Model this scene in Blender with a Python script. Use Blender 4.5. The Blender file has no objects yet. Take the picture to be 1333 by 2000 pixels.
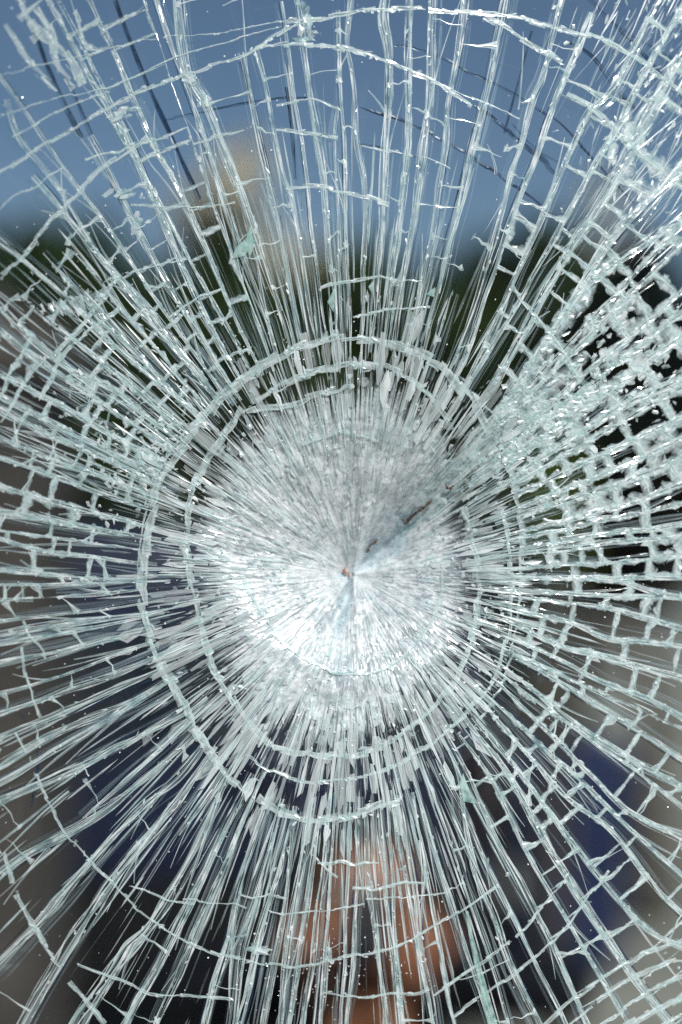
import bpy, math, random
from math import sin, cos, pi, hypot, atan2, radians, exp, sqrt

# ------------------------------------------------------------------ camera, sky, sun, exposure
sc = bpy.context.scene
COL = sc.collection
CAM_H = 2.0            # camera height above the ground
D = 0.65               # camera to glass
S = 0.000225           # metres on the glass for one photo pixel
cam_d = bpy.data.cameras.new('camera'); cam = bpy.data.objects.new('camera', cam_d)
COL.objects.link(cam); sc.camera = cam
cam.location = (0, -D, CAM_H); cam.rotation_euler = (radians(90), 0, 0)
cam_d.sensor_width = 36; cam_d.sensor_fit = 'AUTO'; cam_d.lens = 36 * D / (2000 * S)
cam_d.clip_start = 0.01; cam_d.clip_end = 3000
cam_d.dof.use_dof = True; cam_d.dof.focus_distance = D + 0.010; cam_d.dof.aperture_fstop = 1.9

SUN = (0.30, -0.68, 0.70)
_l = sqrt(sum(c * c for c in SUN)); SUN = tuple(c / _l for c in SUN)
world = bpy.data.worlds.new('World'); sc.world = world; world.use_nodes = True
wn = world.node_tree.nodes; wl = world.node_tree.links
wn.clear()
sky = wn.new('ShaderNodeTexSky'); sky.sky_type = 'NISHITA'; sky.sun_disc = False
sky.sun_elevation = math.asin(SUN[2]); sky.sun_rotation = atan2(SUN[0], SUN[1])
sky.air_density = 1.0; sky.dust_density = 0.8; sky.ozone_density = 2.0
bg = wn.new('ShaderNodeBackground'); bg.inputs[1].default_value = 0.062
wo = wn.new('ShaderNodeOutputWorld')
wl.new(sky.outputs[0], bg.inputs[0]); wl.new(bg.outputs[0], wo.inputs[0])
sl = bpy.data.lights.new('sun', 'SUN'); sl.energy = 4.7; sl.angle = radians(0.53); sl.color = (1, 0.965, 0.92)
so = bpy.data.objects.new('sun', sl); COL.objects.link(so); so.location = (3, -6, 9)
from mathutils import Vector, Matrix, noise as mnoise
so.rotation_euler = Vector(SUN).to_track_quat('Z', 'Y').to_euler()
vs = sc.view_settings
vs.view_transform = 'Standard'; vs.look = 'None'; vs.exposure = 0.0; vs.gamma = 1; vs.use_curve_mapping = False
sc.cycles.transparent_max_bounces = 64; sc.cycles.max_bounces = 10
sc.cycles.use_denoising = False
sc.cycles.sample_clamp_indirect = 4.0

rnd = random.Random(7)
U = rnd.uniform

# ------------------------------------------------------------------ helpers
class MB:
    """collects faces; build() links them as one mesh object"""
    def __init__(s): s.v = []; s.f = []; s.uv = []; s.m = []
    def face(s, pts, uvs=None, m=0):
        b = len(s.v); s.v.extend(pts); s.f.append(tuple(range(b, b + len(pts))))
        s.uv.extend(uvs if uvs else [(0, 0)] * len(pts)); s.m.append(m)
    def raw(s, verts, faces, m=0):
        b = len(s.v); s.v.extend(verts)
        for f in faces:
            s.f.append(tuple(b + i for i in f)); s.uv.extend([(0, 0)] * len(f)); s.m.append(m)
    def grid(s, rows, uvrows=None, m=0, closed=False):
        b = len(s.v); n = len(rows[0])
        for r in rows: s.v.extend(r)
        for i in range(len(rows) - 1):
            for j in range(n if closed else n - 1):
                k = (j + 1) % n
                s.f.append((b + i * n + j, b + i * n + k, b + (i + 1) * n + k, b + (i + 1) * n + j))
                if uvrows: s.uv.extend([uvrows[i][j], uvrows[i][k], uvrows[i + 1][k], uvrows[i + 1][j]])
                else: s.uv.extend([(0, 0)] * 4)
                s.m.append(m)
    def build(s, name, mats, parent=None, smooth=False, kind=None):
        me = bpy.data.meshes.new(name); me.from_pydata(s.v, [], s.f)
        if not isinstance(mats, (list, tuple)): mats = [mats]
        for m in mats: me.materials.append(m)
        if any(s.m): me.polygons.foreach_set('material_index', s.m)
        uvl = me.uv_layers.new(name='UVMap')
        uvl.data.foreach_set('uv', [c for p in s.uv for c in p])
        if smooth: me.polygons.foreach_set('use_smooth', [True] * len(s.f))
        me.update()
        o = bpy.data.objects.new(name, me); COL.objects.link(o)
        if parent: o.parent = parent
        if kind: o['kind'] = kind
        return o
def tag(o, label, cat, group=None):
    o['label'] = label; o['category'] = cat
    if group: o['group'] = group
    return o
def empty(name, loc=(0, 0, 0)):
    o = bpy.data.objects.new(name, None); COL.objects.link(o); o.location = loc
    o.empty_display_size = 0.05
    return o

def new_mat(name):
    m = bpy.data.materials.new(name); m.use_nodes = True
    nt = m.node_tree; nt.nodes.clear()
    out = nt.nodes.new('ShaderNodeOutputMaterial')
    def N(t, ins=None, **kw):
        n = nt.nodes.new(t)
        for k, v in kw.items(): setattr(n, k, v)
        for k, v in (ins or {}).items():
            if isinstance(v, bpy.types.NodeSocket): nt.links.new(v, n.inputs[k])
            else: n.inputs[k].default_value = v
        return n
    return m, N, out, nt
def math_n(N, op, a, b=0.0, clamp=False):
    n = N('ShaderNodeMath', operation=op, use_clamp=clamp)
    for i, x in ((0, a), (1, b)):
        if isinstance(x, bpy.types.NodeSocket): n.id_data.links.new(x, n.inputs[i])
        else: n.inputs[i].default_value = x
    return n.outputs[0]
def maprange(N, x, a, b, c, d):
    n = N('ShaderNodeMapRange', {0: x, 1: a, 2: b, 3: c, 4: d}); n.clamp = True
    return n.outputs[0]
def ramp(N, fac, stops):
    n = N('ShaderNodeValToRGB', {0: fac}); cr = n.color_ramp
    while len(cr.elements) < len(stops): cr.elements.new(0.5)
    for e, (p, c) in zip(cr.elements, stops):
        e.position = p; e.color = c if len(c) == 4 else (*c, 1)
    return n.outputs[0]

# ------------------------------------------------------------------ materials of the glass
def fracture_mat(name, color_of, alpha_of, rough=0.3, transl=0.35, gloss=0.10):
    """broken glass face: scatters light from both sides, with a shiny skin and clear gaps"""
    m, N, out, nt = new_mat(name)
    col = color_of(N); al = alpha_of(N)
    d = N('ShaderNodeBsdfDiffuse', {'Color': col}); t = N('ShaderNodeBsdfTranslucent', {'Color': col})
    mx = N('ShaderNodeMixShader', {0: transl, 1: d.outputs[0], 2: t.outputs[0]})
    g = N('ShaderNodeBsdfGlossy', {'Color': (1, 1, 1, 1), 'Roughness': rough})
    mx2 = N('ShaderNodeMixShader', {0: gloss, 1: mx.outputs[0], 2: g.outputs[0]})
    tr = N('ShaderNodeBsdfTransparent', {0: (0.95, 0.99, 0.985, 1)})
    fin = N('ShaderNodeMixShader', {0: al, 1: tr.outputs[0], 2: mx2.outputs[0]})
    nt.links.new(fin.outputs[0], out.inputs[0])
    return m
def rpi(N): return N('ShaderNodeNewGeometry').outputs['Random Per Island']
def uvnoise(N, su, sv, scale=1.0, detail=3.0, dist=0.0):
    tc = N('ShaderNodeTexCoord')
    mp = N('ShaderNodeMapping', {0: tc.outputs['UV'], 3: (su, sv, 1)})
    return N('ShaderNodeTexNoise', {'Vector': mp.outputs[0], 'Scale': scale, 'Detail': detail, 'Distortion': dist}).outputs[0]
def posnoise(N, scale, detail=2.0):
    tc = N('ShaderNodeTexCoord')
    return N('ShaderNodeTexNoise', {'Vector': tc.outputs['Object'], 'Scale': scale, 'Detail': detail}).outputs[0]

def voro(N, scale):
    return N('ShaderNodeSeparateColor', {0: N('ShaderNodeTexVoronoi', {'Vector': N('ShaderNodeTexCoord').outputs['Object'], 'Scale': scale, 'Randomness': 1.0}).outputs['Color']})
WHITE = (0.86, 0.935, 0.945); AQUA = (0.58, 0.73, 0.735); GREY = (0.46, 0.55, 0.57)
M_line = fracture_mat('fracture_line',
    lambda N: ramp(N, posnoise(N, 110, 3), [(0.30, (0.14, 0.27, 0.30)), (0.44, AQUA), (0.60, (0.93, 0.97, 0.975))]),
    lambda N: maprange(N, uvnoise(N, 2.2, 0.2, 1.0, 4), 0.34, 0.60, 0.12, 1.0), 0.15, 0.30, 0.18)
M_band = fracture_mat('fracture_band',
    lambda N: ramp(N, uvnoise(N, 0.5, 5, 1.0, 3), [(0.30, (0.12, 0.24, 0.27)), (0.46, AQUA), (0.66, WHITE)]),
    lambda N: maprange(N, uvnoise(N, 0.35, 6.0, 1.0, 2, 0.15), 0.44, 0.60, 0.02, 0.88), 0.2, 0.35, 0.14)
M_ring = fracture_mat('ring_fracture',
    lambda N: ramp(N, uvnoise(N, 3.0, 1.2, 1.0, 3), [(0.30, (0.56, 0.74, 0.72)), (0.70, WHITE)]),
    lambda N: maprange(N, uvnoise(N, 2.5, 1.6, 1.0, 4), 0.32, 0.62, 0.25, 0.92), 0.25, 0.35, 0.14)
M_flake = fracture_mat('glass_flake',
    lambda N: ramp(N, rpi(N), [(0.0, (0.58, 0.77, 0.75)), (0.35, AQUA), (0.75, WHITE)]),
    lambda N: math_n(N, 'MULTIPLY', maprange(N, rpi(N), 0.0, 1.0, 0.35, 0.95),
                     maprange(N, posnoise(N, 500, 2), 0.3, 0.5, 0.45, 1.0)), 0.35, 0.45, 0.10)
M_sliver = fracture_mat('glass_sliver',
    lambda N: ramp(N, math_n(N, 'FRACT', math_n(N, 'MULTIPLY', rpi(N), 37.3)), [(0.0, GREY), (0.4, AQUA), (0.8, WHITE)]),
    lambda N: math_n(N, 'MULTIPLY', maprange(N, rpi(N), 0.15, 0.9, 0.10, 0.95),
                     maprange(N, uvnoise(N, 2.0, 2.0, 1.0, 2), 0.35, 0.55, 0.3, 1.0)), 0.3, 0.35, 0.12)
M_sheen = fracture_mat('slanted_fracture_plane',
    lambda N: ramp(N, uvnoise(N, 0.3, 4, 1.0, 2), [(0.3, (0.45, 0.58, 0.70)), (0.7, (0.80, 0.90, 0.95))]),
    lambda N: maprange(N, uvnoise(N, 0.22, 5.0, 1.0, 3, 0.1), 0.44, 0.68, 0.0, 0.55), 0.12, 0.4, 0.3)
M_teal = fracture_mat('teal_glass_edge',
    lambda N: ramp(N, posnoise(N, 300, 2), [(0.3, (0.30, 0.58, 0.53)), (0.7, (0.66, 0.85, 0.82))]),
    lambda N: maprange(N, posnoise(N, 350, 2), 0.3, 0.55, 0.45, 0.9), 0.2, 0.4, 0.15)
def mort_a(N):
    uvv = N('ShaderNodeSeparateXYZ', {0: N('ShaderNodeTexCoord').outputs['UV']}).outputs[1]
    g = math_n(N, 'ADD', math_n(N, 'MULTIPLY', voro(N, 300).outputs[1], 0.5), math_n(N, 'MULTIPLY', posnoise(N, 240, 3), 0.5))
    x = math_n(N, 'ADD', g, math_n(N, 'MULTIPLY', uvv, -0.72))
    return maprange(N, x, -0.22, 0.34, 0.0, 0.92)
M_mortar = fracture_mat('granulated_glass',
    lambda N: ramp(N, math_n(N, 'ADD', math_n(N, 'MULTIPLY', voro(N, 330).outputs[0], .55), math_n(N, 'MULTIPLY', voro(N, 900).outputs[0], .45)), [(0.1, (0.36, 0.47, 0.48)), (0.45, AQUA), (0.85, WHITE)]),
    mort_a, 0.2, 0.4, 0.16)
M_facet = fracture_mat('packed_splinter',
    lambda N: ramp(N, math_n(N, 'FRACT', math_n(N, 'MULTIPLY', rpi(N), 53.7)), [(0.0, (0.46, 0.53, 0.54)), (0.3, (0.72, 0.79, 0.80)), (0.8, WHITE)]),
    lambda N: math_n(N, 'MULTIPLY', maprange(N, rpi(N), 0.0, 1.0, 0.42, 1.0), maprange(N, uvnoise(N, 0.8, 7.0, 1.0, 2), 0.36, 0.52, 0.35, 1.0)), 0.22, 0.3, 0.14)
M_speck = fracture_mat('glass_dust', lambda N: N('ShaderNodeRGB').outputs[0], lambda N: N('ShaderNodeValue').outputs[0], 0.2, 0.2, 0.2)
for n in M_speck.node_tree.nodes:
    if n.type == 'RGB': n.outputs[0].default_value = (0.95, 0.97, 0.97, 1)
    if n.type == 'VALUE': n.outputs[0].default_value = 0.9
M_dark = fracture_mat('inner_fracture',
    lambda N: ramp(N, posnoise(N, 120), [(0.3, (0.006, 0.015, 0.05)), (0.7, (0.02, 0.05, 0.13))]),
    lambda N: maprange(N, uvnoise(N, 1.2, 1.0, 1.0, 3), 0.36, 0.56, 0.15, 0.9), 0.3, 0.3, 0.04)
# crushed cone in the middle: opaque at the tip, streaky and broken further out
def crush_col(N):
    tc = N('ShaderNodeTexCoord')
    mp = N('ShaderNodeMapping', {0: tc.outputs['UV'], 3: (0.55, 2.4, 1)})
    v = N('ShaderNodeSeparateColor', {0: N('ShaderNodeTexVoronoi', {'Vector': mp.outputs[0], 'Scale': 1.0}).outputs['Color']}).outputs[0]
    v2 = voro(N, 520).outputs[0]
    a = uvnoise(N, 0.5, 0.5, 1.0, 4, 1.2); b = posnoise(N, 210, 5); c = posnoise(N, 40, 2)
    x = 0
    for t, k in ((v, .16), (v2, .14), (a, .26), (b, .24), (c, .20)): x = math_n(N, 'ADD', math_n(N, 'MULTIPLY', t, k), x)
    return ramp(N, x, [(0.36, (0.36, 0.42, 0.45)), (0.48, (0.60, 0.66, 0.685)), (0.60, (0.80, 0.845, 0.865))])
def crush_alpha(N):
    tc = N('ShaderNodeTexCoord'); sp = N('ShaderNodeSeparateXYZ', {0: tc.outputs['UV']})
    rr = sp.outputs[1]
    fall = maprange(N, rr, 3.3, 6.5, 0.46, -0.28)
    x = math_n(N, 'ADD', uvnoise(N, 1.3, 0.35, 1.0, 4, 0.3), fall)
    return maprange(N, x, 0.44, 0.62, 0.02, 0.96)
M_crush = fracture_mat('crushed_glass', crush_col, crush_alpha, 0.3, 0.2, 0.10)

def pane_mat(name, tint, rough, ior=1.45):
    m, N, out, nt = new_mat(name)
    fr = N('ShaderNodeFresnel', {0: ior})
    tr = N('ShaderNodeBsdfTransparent', {0: (*tint, 1)})
    g = N('ShaderNodeBsdfGlossy', {'Color': (0.9, 0.95, 1, 1), 'Roughness': rough})
    mx = N('ShaderNodeMixShader', {0: fr.outputs[0], 1: tr.outputs[0], 2: g.outputs[0]})
    nt.links.new(mx.outputs[0], out.inputs[0])
    return m
M_pane = pane_mat('clear_glass', (0.95, 0.985, 0.985), 0.02, 1.2)
M_back = pane_mat('glass_bonded_face', (0.985, 0.995, 0.995), 0.05, 1.03)
M_inter = pane_mat('plastic_interlayer', (0.93, 0.97, 0.99), 0.06, 1.04)
def film(m):
    nt = m.node_tree; out = [n for n in nt.nodes if n.type == 'OUTPUT_MATERIAL'][0]; src = out.inputs[0].links[0].from_socket
    def N(t, ins=None, **kw):
        n = nt.nodes.new(t)
        for k, v in kw.items(): setattr(n, k, v)
        for k, v in (ins or {}).items():
            if isinstance(v, bpy.types.NodeSocket): nt.links.new(v, n.inputs[k])
            else: n.inputs[k].default_value = v
        return n
    tc = N('ShaderNodeTexCoord'); mp = N('ShaderNodeMapping', {0: tc.outputs['Object'], 3: (1.6, 1, 0.35)})
    a = N('ShaderNodeTexNoise', {'Vector': mp.outputs[0], 'Scale': 22.0, 'Detail': 8.0, 'Roughness': 0.65}).outputs[0]
    d = N('ShaderNodeBsdfDiffuse', {'Color': (0.75, 0.77, 0.78, 1)})
    mx = N('ShaderNodeMixShader', {0: maprange(N, a, 0.56, 0.80, 0.0, 0.04), 1: src, 2: d.outputs[0]})
    nt.links.new(mx.outputs[0], out.inputs[0])
film(M_inter)
M_side = fracture_mat('shard_side', lambda N: ramp(N, posnoise(N, 300), [(0.3, (0.45, 0.68, 0.64)), (0.7, (0.75, 0.88, 0.86))]),
    lambda N: maprange(N, posnoise(N, 200, 3), 0.42, 0.60, 0.06, 0.7), 0.2, 0.4, 0.2)

# ------------------------------------------------------------------ the shape of the pane (photo pixels -> metres)
CX, CY = 690.0, 1122.0
def polar(px, py): return hypot(px - CX, py - CY), math.degrees(atan2(px - CX, CY - py)) % 360   # 0 = up, clockwise
def at(th, r): a = radians(th); return CX + r * sin(a), CY - r * cos(a)
def adiff(a, b): return (a - b + 180) % 360 - 180
def depth(px, py):
    dx, dy = px - CX, py - CY
    r = hypot(dx, dy); th = math.degrees(atan2(dx, -dy)) % 360
    k = 1 + 0.78 * max(0, 1 - abs(adiff(th, 47.5)) / 36) + 0.40 * max(0, 1 - abs(adiff(th, 196)) / 20) \
          - 0.10 * exp(-(adiff(th, 236) / 34) ** 2) - 0.08 * exp(-(adiff(th, 150) / 34) ** 2)
    w = exp(-r / 230.0)
    rc = 192 + 95 * (0.5 + 0.5 * cos(radians(th - 10)))           # the dent: a cone with a crisp lip, wider upwards
    up = 0.5 + 0.5 * cos(radians(th - 10)); sf = 0.012 + 0.20 * up
    x = (1 - r / rc) / sf
    cone = 0.0215 * sf * (x if x > 30 else math.log1p(exp(x))) + 0.012 * exp(-r / 240.0)
    cone *= 1 + (k - 1) * (1 - exp(-r / 50.0))
    bow = 0.010 * exp(-(r / 520.0) ** 2)
    cx = min(abs(dx), 900.0)
    lump = 0.0022 * exp(-r / 300.0) * (1 - exp(-r / 40.0)) * (mnoise.noise(Vector((dx / 75, dy / 75, 4.2))) + 0.6 * mnoise.noise(Vector((dx / 32, dy / 32, 9.1))))
    return cone + bow + lump + 0.026 * (cx / 660.0) ** 2 + 0.004 * min(max(-dy, 0) / 1000, 1.5) ** 2 + 0.018 * min(max(-dx - 150, 0) / 540, 1.6) ** 2 * min(max(-dy - 250, 0) / 870, 1.4)
def P(px, py, h=0.0):
    """point on the pane seen at a photo pixel; h = height above the sheet in pixel units, towards the viewer"""
    dd = depth(px, py) - h * S
    k = (D + dd) / D
    return ((px - 666.5) * S * k, dd, CAM_H + (1000 - py) * S * k)

def interp(pts, x):
    if x <= pts[0][0]: return pts[0][1]
    for (a, b), (c, d) in zip(pts, pts[1:]):
        if x <= c: return b + (d - b) * (x - a) / (c - a)
    return pts[-1][1]
# character of the break by direction: gap between radial cracks (deg), spacing of cross cracks, mortar width
ZONE = [(0, 2.7, 84, 4), (25, 2.8, 76, 5), (36, 2.8, 62, 7), (44, 3.0, 56, 12), (58, 3.1, 52, 15), (70, 3.1, 54, 13), (84, 3.0, 54, 9), (100, 3.6, 66, 8),
        (125, 3.4, 66, 7), (145, 2.9, 62, 6), (165, 2.4, 170, 3), (185, 2.3, 240, 3), (212, 3.0, 190, 3), (240, 3.2, 120, 4),
        (265, 2.8, 90, 5), (285, 2.7, 58, 7), (302, 2.7, 44, 10), (320, 2.7, 66, 7), (340, 2.6, 80, 5), (360, 2.7, 84, 4)]
def zone(th):
    th %= 360
    return [interp([(z[0], z[i]) for z in ZONE], th) for i in (1, 2, 3)]

# ------------------------------------------------------------------ traced cracks
# radial cracks: (points from outside in, width)
RAD = [
 ([(15,190),(40,270),(110,360),(190,490)],9), ([(110,400),(190,495),(300,610)],10), ([(195,300),(235,380),(290,490),(380,640)],8),
 ([(240,250),(270,320),(345,495),(430,670)],9), ([(220,95),(280,230),(310,300),(365,400),(400,480),(470,640)],7),
 ([(340,-60),(355,70),(370,150),(400,200),(425,260),(470,370),(490,430),(560,650)],13), ([(470,100),(490,190),(505,260),(520,330),(575,600)],8),
 ([(500,95),(525,190),(550,330),(570,400),(610,620)],6), ([(575,-60),(590,60),(605,190),(620,270),(632,360),(655,600)],8),
 ([(660,210),(655,300),(668,600)],4), ([(690,-60),(680,80),(690,150),(700,280),(713,380),(708,640)],7),
 ([(760,-60),(750,30),(760,100),(755,250),(748,380),(742,490),(728,650)],11), ([(803,-60),(803,20),(800,150),(797,300),(780,450),(755,640)],9),
 ([(850,-60),(845,30),(840,160),(825,300),(810,420),(795,500),(770,660)],10), ([(915,-60),(905,30),(890,130),(875,200),(870,280),(850,420),(835,500),(800,670)],8),
 ([(1000,-60),(975,60),(960,140),(940,230),(915,330),(885,450),(830,680)],11), ([(1110,-60),(1065,130),(1040,190),(1020,280),(1000,340),(975,440),(890,700)],8),
 ([(1160,20),(1100,160),(1065,250),(1040,330),(1000,430),(900,720)],9), ([(1270,30),(1230,110),(1200,170),(1150,220),(1120,280),(1090,350),(1030,490),(920,730)],8),
 ([(1330,110),(1255,230),(1215,330),(1160,420),(1110,490),(960,760)],20), ([(1420,230),(1333,330),(1260,400),(1180,490),(1000,770)],13),
 ([(1420,350),(1333,430),(1263,475),(1143,560),(1062,680),(980,800)],9), ([(1420,600),(1333,658),(1128,811),(1000,900)],11),
 ([(1420,690),(1333,740),(1203,800),(1083,880),(980,950)],12), ([(1420,770),(1333,814),(1143,904),(1000,970)],10),
 ([(1420,860),(1333,895),(1221,940),(1000,1010)],9), ([(1420,920),(1333,945),(1224,985),(1010,1040)],8),
 ([(1420,1180),(1267,1152),(1212,1134),(1144,1128),(1000,1125)],7), ([(1420,1170),(1333,1168),(1128,1160),(1000,1150)],7),
 ([(1420,1260),(1333,1230),(1212,1194),(1128,1178),(1000,1166)],8), ([(1420,1280),(1333,1262),(1192,1246),(1128,1220),(1000,1185)],8),
 ([(1420,1365),(1333,1324),(1192,1285),(1095,1262),(981,1207)],10), ([(1420,1460),(1333,1400),(1258,1360),(1176,1334),(1082,1285),(988,1243)],9),
 ([(1420,1540),(1333,1484),(1209,1402),(1095,1334),(985,1268)],9), ([(1420,1600),(1333,1536),(1160,1438),(981,1300)],9),
 ([(1420,1700),(1333,1640),(1225,1581),(1144,1500),(970,1330)],8), ([(1420,1630),(1333,1575),(1237,1500),(1080,1390),(980,1315)],6),
 ([(1390,1840),(1297,1750),(1257,1700),(1192,1620),(1102,1550),(950,1380)],8), ([(1420,1900),(1333,1850),(1267,1820),(1192,1740),(1117,1645),(1027,1525),(920,1400)],10),
 ([(1380,2080),(1292,1980),(1217,1880),(1142,1770),(1057,1625),(987,1505),(900,1400)],15), ([(1220,1990),(1167,1900),(1107,1795),(1017,1640),(962,1525),(880,1410)],7),
 ([(1190,2090),(1132,1970),(1082,1850),(1017,1725),(967,1635),(912,1500),(860,1410)],8), ([(1100,2090),(1052,1990),(992,1875),(962,1790),(922,1690),(897,1515),(850,1420)],11),
 ([(920,2090),(877,1950),(850,1790),(832,1690),(800,1500)],5), ([(870,2090),(847,1995),(822,1840),(812,1740),(787,1600),(770,1480)],8),
 ([(795,2090),(787,1995),(770,1810),(767,1700),(750,1500)],6), ([(770,2090),(757,1995),(737,1850),(727,1770),(717,1650),(712,1500)],7),
 ([(672,2090),(677,1995),(690,1870),(697,1700),(700,1550)],6), ([(585,2090),(595,1995),(615,1850),(635,1650),(650,1500)],6),
 ([(540,2090),(550,1995),(560,1850),(595,1650),(620,1500)],8), ([(500,2090),(515,1995),(540,1870),(560,1740),(580,1575)],8),
 ([(445,2090),(460,1995),(475,1870),(500,1760),(550,1575)],8), ([(380,2090),(400,1995),(440,1855),(480,1700),(520,1575)],9),
 ([(280,2090),(310,1995),(370,1855),(425,1725),(480,1590)],9), ([(210,2090),(250,1995),(310,1885),(380,1750),(450,1600)],9),
 ([(110,2090),(165,1980),(240,1870),(300,1800),(380,1665),(430,1545)],17), ([(0,2090),(50,1995),(150,1825),(215,1725),(350,1560),(400,1490)],15),
 ([(-80,1960),(75,1800),(270,1585),(350,1520),(420,1430)],14), ([(-80,1770),(0,1705),(70,1660),(170,1605),(250,1550),(390,1430)],11),
 ([(-80,1610),(0,1565),(125,1510),(370,1390)],12), ([(-80,1550),(0,1495),(110,1430),(260,1370),(360,1310)],14), ([(-80,1480),(0,1445),(150,1380),(320,1305)],12),
 ([(-80,1430),(0,1395),(210,1320),(300,1285)],9), ([(-80,1318),(0,1294),(150,1264),(285,1234)],12), ([(-80,1255),(0,1237),(114,1219),(279,1198)],12),
 ([(105,1168),(276,1153)],5), ([(-80,1112),(0,1114),(135,1126),(285,1135)],8), ([(-80,1035),(0,1054),(102,1078),(276,1099)],10),
 ([(-80,985),(0,1000),(111,1021),(270,1048)],11), ([(-80,925),(0,949),(135,988),(276,1027)],9), ([(-80,870),(0,895),(120,937),(285,991)],8),
 ([(-80,770),(0,799),(78,841),(168,880),(270,922),(330,960)],9), ([(-80,690),(42,751),(114,787),(210,844),(300,892)],9),
 ([(-80,520),(40,640),(120,709),(168,736),(225,763),(340,850)],15), ([(-80,420),(40,505),(150,600),(240,690),(400,820)],10),
]
# ring and arc cracks: (points, width, style)  style 0 aqua ring, 1 pale line, 2 dark inner line
ARC = [
 ([(962,845),(937,800),(897,755),(857,715),(807,687),(742,667),(667,657),(600,670),(550,692),(500,725),(450,765),(410,805),(370,850),(320,925),(300,985),(284,1060),(277,1150),(287,1225),(305,1280),(345,1350),(385,1425),(430,1500),(475,1540),(525,1572),(575,1595),(630,1602),(681,1595),(739,1576),(786,1558)],19,0),
 ([(882,820),(862,795),(832,765),(792,735),(747,715),(690,712),(635,720),(575,740),(525,765),(480,795),(445,840),(410,890),(382,940),(367,1000),(367,1100),(387,1185),(400,1260),(420,1310),(450,1360),(490,1415),(535,1455),(585,1472),(667,1475),(742,1462),(792,1425),(852,1375),(892,1320),(922,1250),(932,1165),(927,1075),(905,990)],14,0),
 ([(740,858),(690,845),(640,850),(590,868)],9,0),
 ([(480,1130),(500,1180),(530,1220),(560,1260),(600,1290),(667,1315),(742,1310),(797,1275),(837,1225),(859,1170),(862,1100)],6,1),
 ([(985,1000),(998,1080),(999,1150),(994,1225),(977,1300),(947,1350),(900,1405),(840,1455),(760,1500),(680,1522),(600,1526),(540,1510),(480,1475)],9,0),
 ([(800,1030),(760,1005),(720,1003),(688,1021)],3,1),
 ([(480,800),(560,790),(640,765),(690,752)],13,0),
 ([(-60,1560),(0,1655),(30,1740),(55,1790),(110,1880),(165,1950),(230,2020)],11,1),
 ([(30,1430),(65,1500),(90,1555),(130,1625),(170,1675),(235,1740),(280,1785),(340,1825),(400,1855),(470,1872),(555,1887),(610,1887),(645,1875),(728,1862),(786,1844),(867,1800),(957,1740),(1010,1690)],7,1),
 ([(140,1880),(240,1915),(285,1940),(340,1945),(420,1950),(455,1952)],6,1),
 ([(847,1945),(907,1900),(957,1870),(1007,1830),(1060,1770),(1110,1710)],6,1),
 ([(887,1985),(947,1940),(1007,1900),(1070,1850),(1130,1780),(1190,1700)],6,1),
 ([(-60,370),(0,335),(90,280),(180,230),(250,190),(350,150),(425,125),(500,95),(565,55),(620,40)],8,1),
 ([(-60,600),(50,495),(95,435),(150,380),(200,330),(290,270)],11,1),
 ([(-60,250),(0,225),(100,195),(225,165),(350,110),(450,80),(550,50)],2.5,1),
 ([(-60,170),(0,148),(175,105),(300,75),(425,65),(560,40)],2.5,1),
 ([(505,95),(570,85),(667,95),(727,107),(767,125),(832,150),(882,180),(927,205)],10,0),
 ([(560,40),(667,30),(742,17),(867,20),(947,25),(1017,35),(1092,55),(1167,75),(1232,105),(1292,150),(1380,220)],10,0),
 ([(947,30),(992,55),(1047,90),(1097,122)],12,0), ([(1107,185),(1167,220),(1217,270),(1290,330)],12,0),
 ([(757,87),(842,105),(927,145),(1007,185),(1072,225),(1117,265),(1187,340),(1240,400)],6,2),
 ([(702,210),(767,230),(817,250),(867,275),(927,310),(987,350),(1057,400),(1117,455)],6,2),
 ([(1110,80),(1157,110),(1200,165),(1242,215)],10,2), ([(927,205),(947,220),(1000,262),(1047,300),(1090,345)],9,2),
 ([(320,235),(420,215),(520,195),(610,190)],4,2), ([(700,280),(767,295),(830,312)],4,2),
 ([(707,282),(767,297),(832,308),(880,330)],5,1),
 ([(1000,240),(1060,300),(1140,340)],4,2), ([(1190,40),(1260,110),(1333,190)],7,2), ([(1130,-20),(1220,60),(1320,120)],7,2),
 ([(325,287),(400,275),(500,245)],6,1), ([(540,205),(605,195),(665,215)],6,1), ([(540,250),(610,262),(660,272)],10,0),
 ([(255,400),(385,405),(460,395)],5,1), ([(560,370),(620,365),(690,378),(760,400)],9,0), ([(690,620),(750,605),(840,600)],6,1),
 ([(1180,470),(1240,560),(1270,640)],6,1), ([(1000,560),(1080,660),(1130,740)],6,1),
 ([(210,545),(300,520),(365,505)],4,1), ([(110,690),(190,600),(230,530)],9,1), ([(80,780),(120,700),(180,640),(240,600)],10,1),
 ([(1060,2010),(1130,1945),(1200,1895),(1270,1860),(1400,1815)],9,1), ([(1090,2020),(1170,1950),(1250,1905),(1400,1850)],10,0), ([(1120,2040),(1200,1985),(1290,1925),(1400,1890)],8,1),
 ([(1160,2050),(1250,1990),(1333,1945),(1400,1920)],12,0), ([(1200,2060),(1290,2005),(1400,1955)],8,1),
 ([(20,-30),(75,60),(110,85),(140,120),(165,165)],20,0), ([(70,15),(100,70),(112,130),(150,175)],16,0), ([(150,20),(165,80),(190,95)],13,0), ([(10,50),(60,120),(110,180)],14,0),
 ([(60,1580),(75,1470),(40,1390)],5,2), ([(90,1560),(115,1605),(140,1640)],6,2),
]
_r2 = random.Random(21)
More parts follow.
